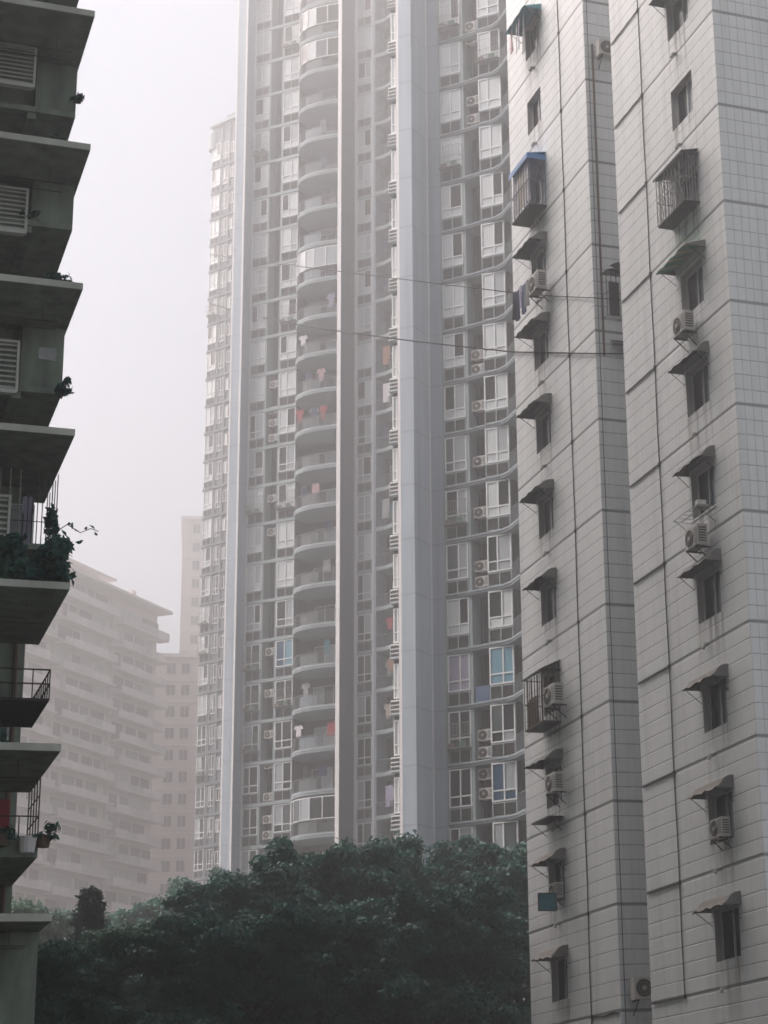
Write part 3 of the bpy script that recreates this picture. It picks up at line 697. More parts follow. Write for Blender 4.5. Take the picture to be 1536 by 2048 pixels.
LA = [(7.5, -3.2, 'shirt', 'red', 'bright red shirt in a pair on the low curved balcony'), (8.2, -3.2, 'shirt', 'pink', 'deep pink shirt beside the red one on the low curved balcony'),
      (8.0, -1.2, 'towel', 'red', 'red cloth over the rail on a curved balcony of the middle tower'), (7.2, 7, 'shirt', 'red', 'red shirt at the fin end of the upper curved balcony'),
      (5.2, 7, 'shirt', 'red', 'faded red shirt at the window end of the upper curved balcony'), (6.4, 7, 'trousers', 'navy', 'dark trousers between two red shirts on the upper curved balcony'),
      (7.0, 8, 'shirt', 'pink', 'pink cloth hanging beside green plants on a curved balcony'), (6.6, 5, 'towel', 'pink', 'row of pale pink cloths on a curved balcony'),
      (6.0, -2.2, 'trousers', 'black', 'black clothes hanging in a dark curved balcony'), (6.6, -3.2, 'towel', 'cream', 'cream towel beside the bright red shirt')]
for u, k, kd, m, lab in LA:
    kk = math.floor(k) if k < 0 else k
    laundry(loc2w(MO, u, -1.1, _lz(round(k)) + 2.1), TH, kd, .62, 1.0, CLOTH[m], lab)
for u, k, kd, m, lab in ((12.0, 8, 'towel', 'orange', 'long orange cloth on the balcony beside the broad pale fin'), (12.3, 0, 'shirt', 'orange', 'small orange shirt low on the balcony beside the broad pale fin'),
                         (12.0, 7, 'towel', 'white', 'long white cloth on the balcony beside the broad pale fin'), (11.9, 4, 'towel', 'grey', 'grey towel on a balcony beside the broad pale fin'), (12.1, -3, 'towel', 'lilac', 'pale lilac sheet low on the balcony beside the broad pale fin'), (12.2, 1, 'shirt', 'red', 'dark red shirt on a balcony beside the broad pale fin')):
    laundry(loc2w(MO, u, -.2, _lz(k) + 1. + 2.3), TH, kd, .6, 1.5 if kd == 'towel' else .8, CLOTH[m], lab)

_used = {-4: 1, -3: 1, -2: 1, -1: 1, 7: 1, 8: 1, 5: 1}
for i in range(-3, 16):
    if rngT.random() < .75:
        m = rngT.choice(('grey', 'white', 'navy', 'teal', 'cream', 'lilac', 'black')); kd = rngT.choice(('shirt', 'towel', 'trousers')); u = rngT.uniform(5.1, 8.)
        laundry(loc2w(MO, u, -.7, _lz(i) + 2.25), TH, kd, .6, rngT.uniform(.7, 1.1), CLOTH[m], '%s %s drying deep in the curved balcony %s above the trees' % (m if m != 'navy' else 'navy blue', {'shirt': 'shirt', 'towel': 'towel', 'trousers': 'trousers'}[kd], ORD[i + 3]))
    if rngT.random() < .6:
        m = rngT.choice(('grey', 'white', 'navy', 'teal', 'cream', 'lilac')); kd = rngT.choice(('shirt', 'towel')); u = rngT.uniform(11.4, 13.2)
        laundry(loc2w(MO, u, .4, _lz(i) + 3.2), TH, kd, .55, rngT.uniform(.7, 1.2), CLOTH[m], '%s %s drying in the dark balcony beside the pale fin, storey %s above the trees' % (m, kd, ORD[i + 3]))
# furthest tower of the group
WO = (37.4, 197.32); WTH = math.atan2(-math.sin(2.13), -math.cos(2.13))
def wing_tower():
    root = thing('apartment_tower', 'faint grey tower with a stepped roof peeping out left of the hazy middle tower', 'building', (WO[0], WO[1], 0), WTH)
    TOP = 107.2; z0 = 45.92 - 2.96 * 14
    w = MB(); w.box(.05, 12, .1, 14, 0, TOP, WING); w.box(1.4, 1.62, -.05, .1, 0, TOP, WING); w.box(2.45, 2.7, -.05, .1, 0, TOP, WING)
    w.box(1.0, 12, 1., 13, TOP, TOP + 1.6, WING); build(w, 'wall', root)
    rf = MB(); rf.box(-.3, 12, -.3, 14, TOP, TOP + .3, SLABM); build(rf, 'roof', root)
    tk = MB(); tk.disc((.1, .4, 104.6), 2, .75, 1.9, SLABM, 14); build(tk, 'water_tank', root)
    path = [(-.12, .3), (-.05, -.1), (.2, -.2), (.8, -.22), (1.4, -.18), (2., -.1), (4.4, -.1)]
    sl = MB(); sl.band(path, .6, 0, .26, WING); sl = sl.mesh('floor_slab')
    for k in range(int((TOP - z0) / 2.96)):
        lip = z0 + 2.96 * k
        link('floor_slab', sl, root, (0, 0, lip))
        if lip < 14: continue
        pk = pick(lip, 15, 130)
        bay(root, .12, 1.36, lip, 2.96, pk, y=-.1)
        window(root, 1.66, lip + .9, .76, 1.9, y=.0, pat=rngT.choice(('dddd', 'mdmd', 'gddd')), name='narrow_window', t=.06)
        window(root, 2.74, lip + 1.3, .8, 1.2, y=.0, pat=rngT.choice(('dd', 'dm', 'gd', 'cd')), name='small_window', trans=0., t=.06)
    return root
wing_tower()

# ------------------------------------------------------------------ hazy blocks in the distance
def terraced_block():
    o = (26.8, 244.); th = math.atan2(.771, .636)
    root = thing('apartment_block', 'hazy terraced apartment block with long balconies stepping down behind the trees', 'building', (o[0], o[1], 0), th)
    TOP = 72.3; rg = random.Random(3)
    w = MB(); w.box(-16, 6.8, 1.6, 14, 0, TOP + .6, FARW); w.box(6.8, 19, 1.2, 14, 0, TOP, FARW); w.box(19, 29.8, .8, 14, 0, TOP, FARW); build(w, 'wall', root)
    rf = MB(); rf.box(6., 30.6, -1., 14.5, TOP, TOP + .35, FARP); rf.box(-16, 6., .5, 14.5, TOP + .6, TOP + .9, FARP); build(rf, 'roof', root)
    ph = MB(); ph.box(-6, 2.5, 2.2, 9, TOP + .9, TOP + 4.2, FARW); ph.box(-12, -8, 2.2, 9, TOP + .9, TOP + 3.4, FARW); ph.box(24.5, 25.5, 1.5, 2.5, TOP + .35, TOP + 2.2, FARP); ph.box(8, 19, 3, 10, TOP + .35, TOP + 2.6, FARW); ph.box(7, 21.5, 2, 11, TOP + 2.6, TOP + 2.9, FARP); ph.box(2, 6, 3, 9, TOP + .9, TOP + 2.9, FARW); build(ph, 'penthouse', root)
    cols = [(FARP, 0), (FARW, 0), (CLOTH['cream'], 0)]
    for k in range(16):
        z = TOP - 2.97 * (k + 1)
        for (a, b, yb, off) in ((-15, 6.6, 1.6, .3), (6.9, 18.8, 1.2, 0.), (19.1, 30.4, .8, -.8)):
            m = MB(); pr = 1.25 + rg.random() * .35
            m.box(a, b, yb - pr, yb, z + off, z + off + .22, FARP)
            x = a
            while x < b - 1.5:
                L = rg.uniform(2.2, 5.); e = min(x + L, b)
                m.box(x, e, yb - pr - .02, yb - pr + .12, z + off + .2, z + off + rg.choice((.95, 1., 1.05, 1.1)), rg.choice((FARP, FARP, FARW, OLDL)))
                x = e
            bo = build(m, 'balcony', root)
        for (a, b, yb, off) in ((-15, 6.6, 1.6, .3), (6.9, 18.8, 1.2, 0.), (19.1, 30.4, .8, -.8)):
            m = MB(); x = a + .5
            while x < b - 2:
                L = rg.uniform(1.4, 3.); m.box(x, min(x + L, b - .2), yb - .06, yb - .02, z + off + rg.choice((.3, 1.0)), z + off + 2.55, rg.choice((FARD, FARD, FARD, G_MID, CU2)))
                x += L + rg.uniform(.3, .9)
            build(m, 'window_row', root)
    return root
terraced_block()
def plain_block(name, label, x0, x1, y0, y1, top, cols, zlo, fh=2.95):
    root = thing(name, label, 'building', ((x0 + x1) / 2, y0, 0), -.19); c = (x0 + x1) / 2
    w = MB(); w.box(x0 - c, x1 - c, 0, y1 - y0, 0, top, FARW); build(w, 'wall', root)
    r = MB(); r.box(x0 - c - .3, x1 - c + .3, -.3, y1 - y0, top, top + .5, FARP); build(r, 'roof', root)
    k = 0; z = top - fh + .6
    while z > zlo:
        for cx, ww in cols:
            window(root, cx - c - ww / 2, z, ww, 1.6, y=-.06, pat='dd' if (k + int(cx)) % 3 else 'md', trans=0., t=.06)
        b = MB(); b.box(x0 - c, x1 - c, -.08, 0, z - .9, z - .75, FARP); build(b, 'ledge', root)
        z -= fh; k += 1
    return root
plain_block('apartment_block', 'plain pale block with two columns of dark windows, left of the hazy towers', 45.5, 60., 276., 290., 68.9, ((48.7, 1.3), (50.6, 1.2), (53, 1.3)), 30)
plain_block('distant_tower', 'barely visible tall tower dissolving in fog above the plain block', 55.9, 72., 310., 326., 99.5, ((58, 1.2), (62, 1.2)), 60)

# ------------------------------------------------------------------ weathered block on the left
LBX = 4.8
def left_building():
    root = thing('weathered_apartment_building', 'dark weathered block at the left edge with deep canopies and caged balconies', 'building', (0, 44., 0))
    Y = lambda v: v - 44.
    ZC = [6.16 + 3.02 * i for i in range(15)]
    w = MB(); w.box(-22, 4.78, Y(44.5), Y(92), 0, 58, OLDD); w.box(-22, 3.2, Y(43.2), Y(44.5), 0, 58, OLDD); build(w, 'wall', root)  # height and depth out of view extended to shade the street
    rf = MB(); rf.box(-22.3, 4.9, Y(40), Y(92.3), 58, 58.3, OLD); build(rf, 'roof', root)
    low = {0: 3.5, 1: 7.7, 2: None, 3: 13.55, 4: 16.9, 5: 20.35, 6: 23.16, 7: 26.2, 8: 29.2}
    back = {0: 39.75, 1: 40.5, 3: 40.0, 4: 40.3, 5: 39.9, 6: 40.35, 7: 40.2, 8: 40.2}
    for i, z in enumerate(ZC):
        c = MB(); d = .02 * (i % 3)
        c.box(-12, LBX + d, Y(38.2) + .03, Y(42.6), z - .02, z + .10, OLD); c.box(-12, LBX + d - .002, Y(38.2) - .01, Y(38.2) + .03, z - .03, z + .105, OLDL)
        for xb in (-3.4, .2, 3.0): c.box(xb - .1, xb + .1, Y(38.5), Y(42.6), z - .14, z - .02, OLD)
        build(c, 'canopy', root)
        f = low.get(i, z - 1.0)
        if f is None: continue
        b = MB(); yb = back.get(i, 40.2); xe = LBX - .03
        b.box(-12, xe, Y(yb), Y(44.5) - .002, f - .12, f, OLD)          # balcony floor
        for xb in (1.2, 3.9): b.box(xb - .09, xb + .09, Y(yb) + .05, Y(44.4), f - .26, f - .12, OLDD)
        if i >= 4:
            b.box(3.95, xe, Y(yb), Y(yb) + .12, f, z - .03, OLDD); b.box(xe - .12, xe, Y(yb) + .12, Y(43.), f, z - .03, OLDD)
            b.box(-12, 2.2, Y(yb), Y(yb) + .12, f, f + .55, OLD); b.box(2.2, 3.95, Y(yb) + .3, Y(yb) + .42, f, z - .03, OLDD)
        elif i == 0:
            b.box(-12, xe, Y(yb), Y(yb) + .12, f, z - .03, OLDD); b.box(xe - .12, xe, Y(yb) + .12, Y(43.), f, z - .03, OLDD)
        elif i == 1:
            b.box(-12, xe, Y(yb), Y(yb) + .1, f, f + .25, OLDD); b.box(-12, 3.55, Y(42.2), Y(42.3), f, z - .03, OLDD)
        else:
            b.box(-12, 4.25, Y(41.6), Y(41.72), f - .9, z - .03, OLDD)
        build(b, 'balcony', root)
    # white louvred shutters
    for z0, z1 in ((23.38, 24.24), (20.06, 20.96), (16.62, 17.62), (13.35, 14.4)):
        m = MB(); x0, x1, y = 2.2, 3.83, Y(39.86)
        m.box(x0, x1, y + .06, y + .08, z0, z1, OLDD); n = 9
        for j in range(n): 
            zz = z0 + (z1 - z0) * (j + .5) / n
            m.add([(x0, y + .06, zz + .03), (x1, y + .06, zz + .03), (x1, y, zz - .02), (x0, y, zz - .02), (x0, y + .06, zz + .045), (x1, y + .06, zz + .045), (x1, y, zz - .005), (x0, y, zz - .005)],
                  [(0, 1, 2, 3), (7, 6, 5, 4), (3, 2, 6, 7), (0, 3, 7, 4), (1, 5, 6, 2)], WHITE)
        so = build(m, 'louvred_shutter', root)
        fr = MB(); fr.box(x0 - .05, x0, y - .02, y + .1, z0 - .05, z1 + .05, WHITE); fr.box(x1, x1 + .05, y - .02, y + .1, z0 - .05, z1 + .05, WHITE); fr.box(x0, x1, y - .02, y + .1, z1, z1 + .05, WHITE); fr.box(x0, x1 + .0, y - .06, y + .1, z0 - .08, z0, WHITE)
        build(fr, 'frame', so)
    # railings
    r = MB()
    for j in range(5): r.tube([(LBX - .04, Y(40.52) + .42 * j, 7.7), (LBX - .04, Y(40.52) + .42 * j, 9.1)], .014, IRON, 5)
    for z in (7.95, 8.35, 8.75): r.tube([(LBX - .04, Y(40.52), z), (LBX - .04, Y(42.3), z)], .012, IRON, 5)
    for j in range(9): r.tube([(LBX - .04 - .35 * j, Y(40.52), 7.7), (LBX - .04 - .35 * j, Y(40.52), 8.35)], .012, IRON, 5)
    r.tube([(LBX - .04, Y(40.52), 8.35), (1.5, Y(40.52), 8.35)], .014, IRON, 5)
    build(r, 'railing', root)
    r = MB()
    for j in range(7): r.tube([(LBX - .05 - .09 * j, Y(40.02), 12.6), (LBX - .05 - .09 * j, Y(40.02), 15.0)], .010, IRON, 5)
    for j in range(4): r.tube([(LBX - .05, Y(40.02) + .4 * j, 12.6), (LBX - .05, Y(40.02) + .4 * j, 15.0)], .010, IRON, 5)
    for z in (13.3, 14.0): r.tube([(3.6, Y(40.02), z), (LBX - .05, Y(40.02), z), (LBX - .05, Y(41.4), z)], .010, IRON, 5)
    build(r, 'railing', root)
    r = MB()
    for j in range(19): r.tube([(LBX - .75 - .19 * j, Y(40.02), 13.5), (LBX - .75 - .19 * j, Y(40.02), 15.05)], .012, STEEL, 5)
    for z in (13.55, 14.25): r.tube([(1.2, Y(40.02), z), (4.1, Y(40.02), z)], .014, STEEL, 5)
    build(r, 'railing', root)
    for i, zb in ((4, 16.9), (5, 20.35), (6, 23.16), (2, 10.0)):
        r = MB(); yy = Y(back.get(i, 42.8)) - .22
        for j in range(8): r.tube([(2.3 - .22 * j, yy, zb + .5), (2.3 - .22 * j, yy, zb + 1.0)], .012, STEEL, 5)
        r.tube([(2.35, yy, zb + 1.0), (.6, yy, zb + 1.0)], .014, STEEL, 5); r.tube([(2.35, yy, zb + .55), (.6, yy, zb + .55)], .014, STEEL, 5)
        build(r, 'railing', root)
    fe = MB(); y0, y1, x0, x1, z = Y(40.6), Y(43.2), 3.9, 4.85, 10.62
    for j in range(9): fe.tube([(x1, y0 + (y1 - y0) * j / 8, z), (x1, y0 + (y1 - y0) * j / 8, z + .58)], .013, IRON, 5)
    for j in range(4): fe.tube([(x0 + (x1 - x0) * j / 3, y0, z), (x0 + (x1 - x0) * j / 3, y0, z + .58)], .013, IRON, 5)
    for zz in (z, z + .3, z + .58): fe.tube([(x0, y0, zz), (x1, y0, zz), (x1, y1, zz)], .018, IRON, 5)
    for j in range(14): fe.box(x0, x1, y0 + (y1 - y0) * j / 14, y0 + (y1 - y0) * j / 14 + .14, z - .04, z, IRON)
    build(fe, 'metal_balcony', root)
    for x, y in ((3.0, 43.1), (4.6, 44.4), (1.0, 43.1)):
        p = MB(); p.tube([(x, Y(y), 1.), (x, Y(y), 12.), (x + .03, Y(y), 22.), (x, Y(y), 50.)], .05, RUST, 6); build(p, 'drain_pipe', root)
    for i in (0, 1, 2, 4, 5, 6):
        q = MB(); z = ZC[i] - .32
        for yy in (39.2, 39.6): q.tube([(-2, Y(yy), z), (4.5, Y(yy), z - .03)], .012, IRON, 4)
        for xx in (-1.5, 1.2, 4.2): q.tube([(xx, Y(39.2), z), (xx, Y(39.2), z + .3)], .008, IRON, 4)
        build(q, 'drying_pole', root)
    # windows in the shade
    for (x, zz, y, pat) in ((2.5, 7.85, 42.12, 'bb'), (.6, 7.85, 42.12, 'dm'), (2.2, 10.1, 43.1, 'dm'), (.3, 10.1, 43.1, 'dd'), (3.3, 13.7, 41.5, 'dm'), (2.2, 10.9, 43.1, 'bd'), (2.4, 4.3, 39.66, 'dd'), (2.5, 17.1, 43.1, 'dm'), (.6, 17.1, 43.1, 'dd'), (2.3, 20.5, 43.1, 'gd'), (2.2, 23.4, 43.1, 'dd'), (3.35, 10.0, 44.42, 'dm')):
        window(root, x, zz, 1.2, 1.1, y=Y(y), pat=pat, trans=0., t=.05)
    return root
left_building()
def added_shade_block():  # unseen block, added to shade the low haze and street
    root = thing('weathered_apartment_building', 'added unseen block shading the street beside the viewpoint, outside the picture on the left', 'building', (-12, -5, 0))
    w = MB(); w.box(-14, 5.5, -55, 36, 0, 58, OLDD); build(w, 'wall', root)
    r = MB(); r.box(-14.3, 5.8, -55.3, 36.3, 58, 58.4, OLD); build(r, 'roof', root)
    for i in range(10):
        b = MB(); b.box(5.5, 6.0, -50, 22, 3 * i + 2.6, 3 * i + 2.75, OLD); build(b, 'ledge', root)
        for j in range(5): window(root, 5.56, 3 * i + .9, 1.4, 1.4, y=-46 + j * 15, pat='dm', trans=0., rz=math.pi / 2)
added_shade_block()
def lcloth(x, y, z, kind, w, h, m, lab): laundry((x, y, z), 0, kind, w, h, CLOTH[m], lab)
lcloth(4.12, 40.9, 8.72, 'towel', .30, .78, 'red', 'long red cloth hanging on the dark left balcony')
lcloth(3.95, 41.2, 8.02, 'towel', .16, .3, 'red', 'small red rag low on the dark left balcony')
lcloth(3.78, 40.1, 14.5, 'trousers', .24, .9, 'blue', 'blue jeans hanging on the left balcony above the bushes')
lcloth(4.02, 40.15, 14.35, 'towel', .2, .85, 'grey', 'grey towel hanging beside blue jeans on the left balcony')
lcloth(4.22, 40.1, 14.5, 'shirt', .2, .95, 'lilac', 'lilac shirt hanging nearest the corner of the left balcony')
lcloth(3.6, 40.12, 14.3, 'shirt', .26, .8, 'teal', 'dark teal shirt hanging furthest in on the left balcony')
lcloth(3.95, 40.3, 20.95, 'towel', .34, .5, 'white', 'white sheet hanging high on the left block beside a shutter')
lcloth(4.3, 38.9, 17.2, 'towel', .34, .26, 'grey', 'grey rag hanging under a canopy of the left block')
def bucket(x, y, z, lab, m='white'):
    b = MB(); n = 12
    vs = [(.13 * math.cos(2 * math.pi * i / n), .13 * math.sin(2 * math.pi * i / n), 0) for i in range(n)] + [(.17 * math.cos(2 * math.pi * i / n), .17 * math.sin(2 * math.pi * i / n), .3) for i in range(n)] + [(.15 * math.cos(2 * math.pi * i / n), .15 * math.sin(2 * math.pi * i / n), .26) for i in range(n)]
    b.add(vs, [tuple(range(n))[::-1], tuple(range(2 * n, 3 * n))] + [(i, (i + 1) % n, n + (i + 1) % n, n + i) for i in range(n)] + [(n + i, n + (i + 1) % n, 2 * n + (i + 1) % n, 2 * n + i) for i in range(n)], CLOTH[m])
    tag(build(b, 'bucket', None, (x, y, z)), lab, 'bucket')
bucket(4.55, 40.25, 7.62, 'white plastic bucket at the corner of the red cloth balcony')
bucket(4.15, 41.3, 7.72, 'cream bucket behind the red cloth on the left balcony', 'cream')

# ------------------------------------------------------------------ foliage
def leaves(name, pts, nrm, size, mat, aspect=1.9):
    n = len(pts)
    nr = RNG.normal(size=(n, 3)) * .75 + nrm; nr /= np.linalg.norm(nr, axis=1)[:, None] + 1e-9
    a = np.cross(nr, RNG.normal(size=(n, 3))); a /= np.linalg.norm(a, axis=1)[:, None] + 1e-9
    b = np.cross(nr, a); s = size * RNG.uniform(.6, 1.35, n)[:, None]
    A = a * s * aspect / 2; B = b * s / 2; C = nr * s * .18
    v = np.empty((n, 4, 3), np.float32); v[:, 0] = pts - A; v[:, 1] = pts + B + C; v[:, 2] = pts + A; v[:, 3] = pts - B + C
    me = bpy.data.meshes.new(name); me.vertices.add(n * 4); me.vertices.foreach_set('co', v.ravel())
    me.loops.add(n * 4); me.loops.foreach_set('vertex_index', np.arange(n * 4, dtype=np.int32))
    me.polygons.add(n); me.polygons.foreach_set('loop_start', np.arange(0, n * 4, 4, dtype=np.int32)); me.polygons.foreach_set('loop_total', np.full(n, 4, np.int32))
    me.materials.append(mat); me.update(); me.validate(); return me
def cloud(blobs, n, lo=.5):
    B = np.array(blobs, float); vol = (B[:, 3] * B[:, 4] * B[:, 5]) ** .75; idx = RNG.choice(len(B), n, p=vol / vol.sum())
    d = RNG.normal(size=(n, 3)); d /= np.linalg.norm(d, axis=1)[:, None]
    d[:, 2] = np.where(d[:, 2] < -.5, -d[:, 2] * .6, d[:, 2])
    r = lo + (1.08 - lo) * RNG.random(n) ** .6
    bump = 1 + .22 * np.sin(d[:, 0] * 7 + idx) * np.sin(d[:, 1] * 6 + idx * 2) + .12 * np.sin(d[:, 2] * 11 + idx)
    p = B[idx, :3] + d * B[idx, 3:6] * (r * bump)[:, None]
    return p, d + np.array((0, 0, .35))
def make_tree(seed, H, cr, n, size, mat, trunk=True):
    rg = random.Random(seed); tb = MB(); blobs = []
    base = H * .34; top = Vector((rg.uniform(-.4, .4), rg.uniform(-.4, .4), H * .72))
    tb.tube([(0, 0, 0), (.1, .05, base * .5), (.05, -.05, base), (top.x * .6, top.y * .6, H * .55), tuple(top)], H * .022, BARK, 8, H * .006)
    for i in range(20):
        a = i * 2.4 + rg.uniform(-.4, .4); f = rg.uniform(.25, 1.); zz = base + (H * .58) * f
        rr = cr * (1 - .55 * f ** 2.2) * rg.uniform(.55, 1.)
        e = (rr * math.cos(a), rr * math.sin(a), zz + rg.uniform(-.3, .5))
        tb.tube([(0, 0, max(base * .8, zz - rr * .7)), (e[0] * .5, e[1] * .5, zz - rr * .18), e], H * .008, BARK, 5, H * .002)
        s = cr * rg.uniform(.20, .34); blobs.append((*e, s, s, s * rg.uniform(.5, .75)))
        for _ in range(4):
            s2 = s * rg.uniform(.35, .65); blobs.append((e[0] + rg.uniform(-1.3, 1.3) * s, e[1] + rg.uniform(-1.3, 1.3) * s, e[2] + rg.uniform(-.3, 1.1) * s, s2, s2, s2 * .7))
    blobs.append((top.x, top.y, H * .84, cr * .26, cr * .26, H * .09)); blobs.append((top.x + .6, top.y - .4, H * .93, cr * .14, cr * .14, H * .06))
    p, nr = cloud(blobs, n)
    return tb.mesh('trunk', True), leaves('crown', p, nr, size, mat)
TREES = [make_tree(s, 14., 4.0, 62000, .125, LEAF) for s in (1, 2, 3)] + [make_tree(9, 14., 4.0, 56000, .13, LEAF2)]
def tree(x, y, h, var, label, rz, w=1., group=None, name='tree'):
    t = thing(name, label, 'tree', (x, y, 0), rz, group); s = h / 14.; t.scale = (s * w, s * w, s)
    link('trunk', TREES[var][0], t); link('crown', TREES[var][1], t); return t
GT = 'dark green trees in front of the grey towers'
T_ = [(15.9, 82, 11.2, 3, 'sparse olive tree at the left foot of the hazy middle tower'), (16.6, 80, 13.0, 0, 'dark tree with pointed top against the left fin of the middle tower'),
      (18.9, 79, 13.9, 1, 'tall dark tree under the curved balconies'), (21.0, 81, 14.3, 2, 'bushy dark tree at the foot of the middle fin'), (23.2, 79, 14.4, 0, 'tall dark tree in front of the broad pale fin'),
      (26.0, 80, 14.2, 1, 'dense dark tree under the lilac curtained window'), (28.6, 81, 14.0, 2, 'dark tree squeezed against the tiled block')]
for i, (x, y, h, v, lab) in enumerate(T_): tree(x, y, h, v, lab, i * 1.9, 1., GT)
F_ = [(8.8, 70, 9.3, 3, 'olive green tree beside the dark left block'), (10.8, 73, 9.7, 3, 'pale olive tree in the front row, below the conifer'), (13.0, 72, 10.3, 3, 'olive tree in the front row, lower left'),
      (15.2, 69, 10.0, 1, 'dark tree in the front row below the left fin'), (17.6, 70, 10.9, 2, 'dark tree in the front row, lower middle'), (20.2, 69, 11.0, 0, 'dark round tree in the front row below the broad fin'),
      (22.6, 71, 11.1, 1, 'dark tree at the lower corner of the tiled block'), (14.0, 84, 11.4, 3, 'light green tree between the conifer and the middle tower'), (10.2, 86, 10.4, 3, 'soft olive tree behind the dark left block')]
for i, (x, y, h, v, lab) in enumerate(F_): tree(x, y, h, v, lab, 1. + i * 2.1, 1., GT)
HZ = [(17.3, 112, 15.4, 0, 'misty grey green tree below the terraced block'), (19.2, 114, 16.4, 2, 'misty tall tree left of the hazy middle tower'), (21.4, 112, 17.2, 1, 'misty tree against the faint far tower'), (12.4, 108, 15.4, 3, 'misty yellow green tree just right of the dark left block'), (15.0, 116, 14.4, 2, 'misty low tree behind the conifer')]
for i, (x, y, h, v, lab) in enumerate(HZ): tree(x, y, h, v, lab, i * 1.3, .85, 'misty trees behind')
def conifer():
    root = thing('conifer_tree', 'dark narrow conifer standing out against the terraced block', 'tree', (12.55, 88, 0))
    tb = MB(); tb.tube([(0, 0, 0), (0, 0, 13.0)], .2, BARK, 7, .03); build(tb, 'trunk', root)
    P, Q = [], []
    for i in range(60):
        f = i / 59; z = 5 + 8.1 * f; r = 1.75 * (1 - f) ** .8 + .12; a = i * 2.4
        m = 300; s = RNG.random(m); 
        P.append(np.stack([np.cos(a) * r * s + RNG.normal(size=m) * .16, np.sin(a) * r * s + RNG.normal(size=m) * .16, z - .25 * s + RNG.normal(size=m) * .09], 1)); Q.append(np.tile((math.cos(a) * .4, math.sin(a) * .4, .5), (m, 1)))
    link('crown', leaves('crown', np.concatenate(P), np.concatenate(Q), .12, LEAF3, 2.6), root)
conifer()
def plant(x, y, z, rx, ry, rz_, n, size, label, pot=True, mat=LEAF, name='balcony_plant', up=0.):
    root = thing(name, label, 'plant', (x, y, z))
    rg = random.Random(int(x * 100 + z * 10)); blobs = [(rg.uniform(-.7, .7) * rx, rg.uniform(-.7, .7) * ry, rz_ * rg.uniform(.5, 1.5) + up, rx * .42, ry * .42, rz_ * .42) for _ in range(9)]
    p, q = cloud(blobs, n, .2); link('foliage', leaves('foliage', p, q, size, mat), root)
    s = MB()
    for b in blobs[:6]: s.tube([(0, 0, .05), (b[0] * .5, b[1] * .5, b[2] * .55), (b[0], b[1], b[2])], .012, BARK, 5, .005)
    build(s, 'stem', root)
    if pot:
        b = MB(); n_ = 10; vs = [(.11 * math.cos(2 * math.pi * i / n_), .11 * math.sin(2 * math.pi * i / n_), 0) for i in range(n_)] + [(.15 * math.cos(2 * math.pi * i / n_), .15 * math.sin(2 * math.pi * i / n_), .22) for i in range(n_)]
        b.add(vs, [tuple(range(n_))[::-1], tuple(range(n_, 2 * n_))] + [(i, (i + 1) % n_, n_ + (i + 1) % n_, n_ + i) for i in range(n_)], RUST); build(b, 'pot', root)
plant(4.4, 39.3, 12.26, .6, .7, .62, 2600, .09, 'dark bushy plant at the corner of the left canopy')
plant(3.5, 39.2, 12.26, .7, .7, .70, 2800, .09, 'dark bushy plant further in on the left canopy')
plant(2.5, 39.3, 12.26, .8, .7, .62, 2400, .09, 'low dark plant furthest in on the left canopy')
plant(4.68, 39.95, 13.3, .16, .3, .6, 260, .07, 'climbing vine on the corner bars of the left balcony', False)
plant(4.72, 39.9, 16.5, .18, .35, .24, 200, .07, 'small plant trailing below a canopy of the left block', False)
plant(4.75, 40.1, 23.2, .12, .2, .16, 120, .06, 'tiny plant hanging from the highest balcony at left', False)
plant(4.85, 40.4, 7.75, .3, .3, .25, 150, .06, 'straggly potted plant beside the red cloth balcony', True)
plant(3.9, 39.95, 20.3, .25, .2, .16, 160, .06, 'wispy plant beside a white shutter of the left block', False)
plant(4.3, 39.0, 21.45, .2, .25, .2, 220, .06, 'small plant in a pot on a canopy beside the second highest shutter')
plant(3.9, 38.8, 24.3, .22, .25, .2, 220, .06, 'small plant in a pot on the highest canopy in view at left')
plant(4.45, 38.9, 18.4, .25, .25, .22, 260, .06, 'leafy pot plant on the canopy above the trailing plant')
plant(3.2, 38.9, 15.25, .3, .25, .22, 260, .06, 'leafy pot plant on the canopy over the hanging jeans')
plant(3.7, 38.9, 9.25, .3, .25, .2, 220, .06, 'leafy pot plant on the canopy over the red cloth')
plant(4.1, 40.3, 7.75, .3, .2, .22, 220, .06, 'leafy pot plant behind the white bucket')
s = MB(); pts = [(4.7, 39.9, 13.75), (4.95, 39.9, 13.95), (5.2, 39.9, 13.8), (5.4, 39.9, 13.9), (5.55, 39.9, 13.85)]
s.tube(pts, .014, BARK, 4, .008)
vine = tag(build(s, 'vine_shoot', None), 'long thin vine shoot reaching out from the left balcony into the sky', 'plant')
pp = np.array([(4.98, 39.9, 13.97), (5.05, 39.9, 13.93), (5.12, 39.88, 13.84), (5.22, 39.9, 13.62), (5.0, 39.9, 13.66), (5.18, 39.9, 13.6), (5.3, 39.9, 13.9), (5.42, 39.9, 13.93), (5.5, 39.9, 13.8)]); link('foliage', leaves('foliage', pp, np.zeros((9, 3)), .07, LEAF), vine)

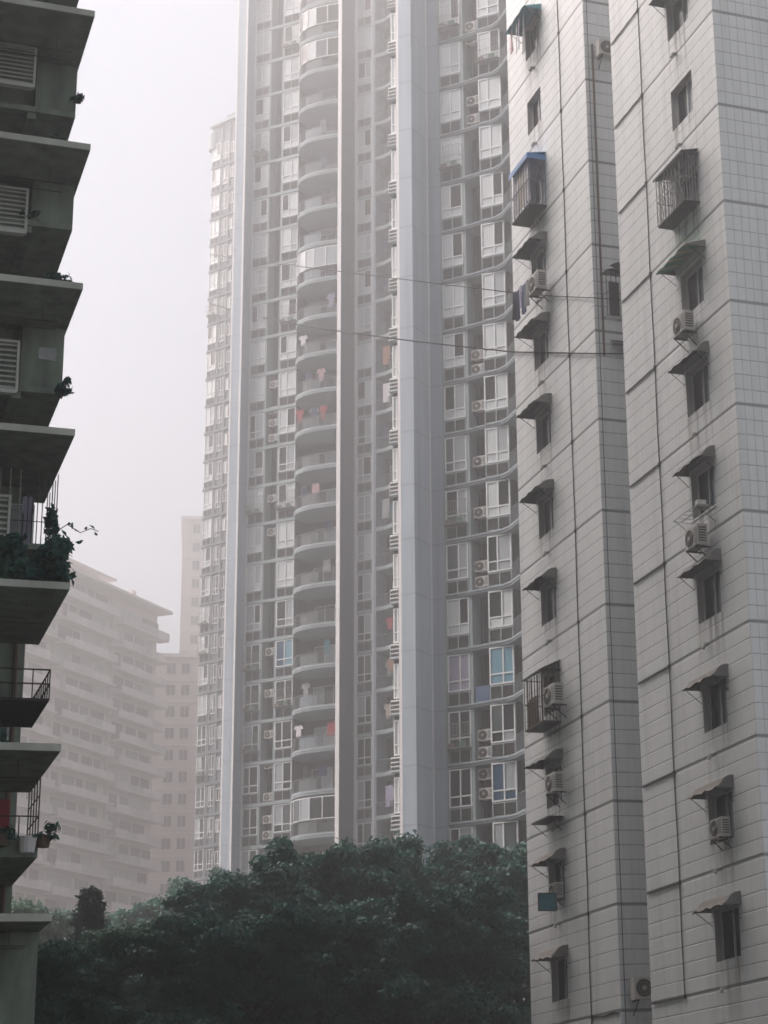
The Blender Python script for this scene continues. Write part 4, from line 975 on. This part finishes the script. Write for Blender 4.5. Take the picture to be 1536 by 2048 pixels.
# ------------------------------------------------------------------ overhead cables
def cable(p0, p1, sag, r, label, tail):
    m = MB(); p0, p1 = Vector(p0), Vector(p1); pts = [p0.lerp(p1, t) - Vector((0, 0, sag * 4 * t * (1 - t))) for t in [i / 40 for i in range(41)]]
    pts = [Vector(q) for q in tail] + pts
    m.tube([tuple(p) for p in pts], r * .5, RUBBER, 5, r * 1.5); tag(build(m, 'overhead_cable', None), label, 'cable', 'overhead cables between the buildings')
cable((22.95, 64.3, 31.3), (37.42, 197.25, 92.54), .05, .03, 'thin upper cable sagging from the light well to the hazy tower', [(24.0, 56.52, 27.95), (22.94, 56.5, 27.88), (22.95, 60.0, 29.38)])
cable((22.95, 64.3, 29.0), (37.46, 197.2, 87.05), .5, .045, 'thicker lower cable crossing the towers to the tiled block', [(24.0, 56.5, 26.08), (22.94, 56.45, 25.93), (22.95, 58.75, 26.83)])

# ------------------------------------------------------------------ light
wd = bpy.data.worlds.new('World'); SC.world = wd; wd.use_nodes = True; t = wd.node_tree
sky = t.nodes.new('ShaderNodeTexSky'); sky.sky_type = 'NISHITA'; sky.sun_disc = False
sky.sun_elevation = rad(SUN_EL); sky.sun_rotation = rad(SUN_AZ); sky.dust_density = .3; sky.air_density = 1.; sky.ozone_density = 1.
hs = t.nodes.new('ShaderNodeHueSaturation'); hs.inputs['Saturation'].default_value = .5
t.links.new(sky.outputs[0], hs.inputs['Color']); bg = t.nodes['Background']; bg.inputs['Strength'].default_value = SKY_E
t.links.new(mixc(t, 1., hs.outputs[0], (1., .955, .925), 'MULTIPLY'), bg.inputs['Color'])
sl = bpy.data.lights.new('sun', 'SUN'); sl.energy = SUN_E; sl.angle = rad(SUN_ANG); sl.color = (1., .87, .82)
so = bpy.data.objects.new('sun', sl); COL.objects.link(so)
a, e = rad(SUN_AZ), rad(SUN_EL)
dv = Vector((math.sin(a) * math.cos(e), math.cos(a) * math.cos(e), math.sin(e)))
so.rotation_euler = dv.to_track_quat('Z', 'Y').to_euler(); so.location = dv * 150 + Vector((0, 0, 10))

# ------------------------------------------------------------------ render settings
SC.view_settings.view_transform = 'Standard'; SC.view_settings.look = 'None'; SC.view_settings.gamma = 1.; SC.view_settings.exposure = EXPO
SC.render.engine = 'CYCLES'; cy = SC.cycles
cy.max_bounces = 6; cy.diffuse_bounces = 3; cy.glossy_bounces = 2; cy.transmission_bounces = 2; cy.volume_bounces = 0; cy.transparent_max_bounces = 4
cy.use_denoising = True
cy.filter_width = 1.6
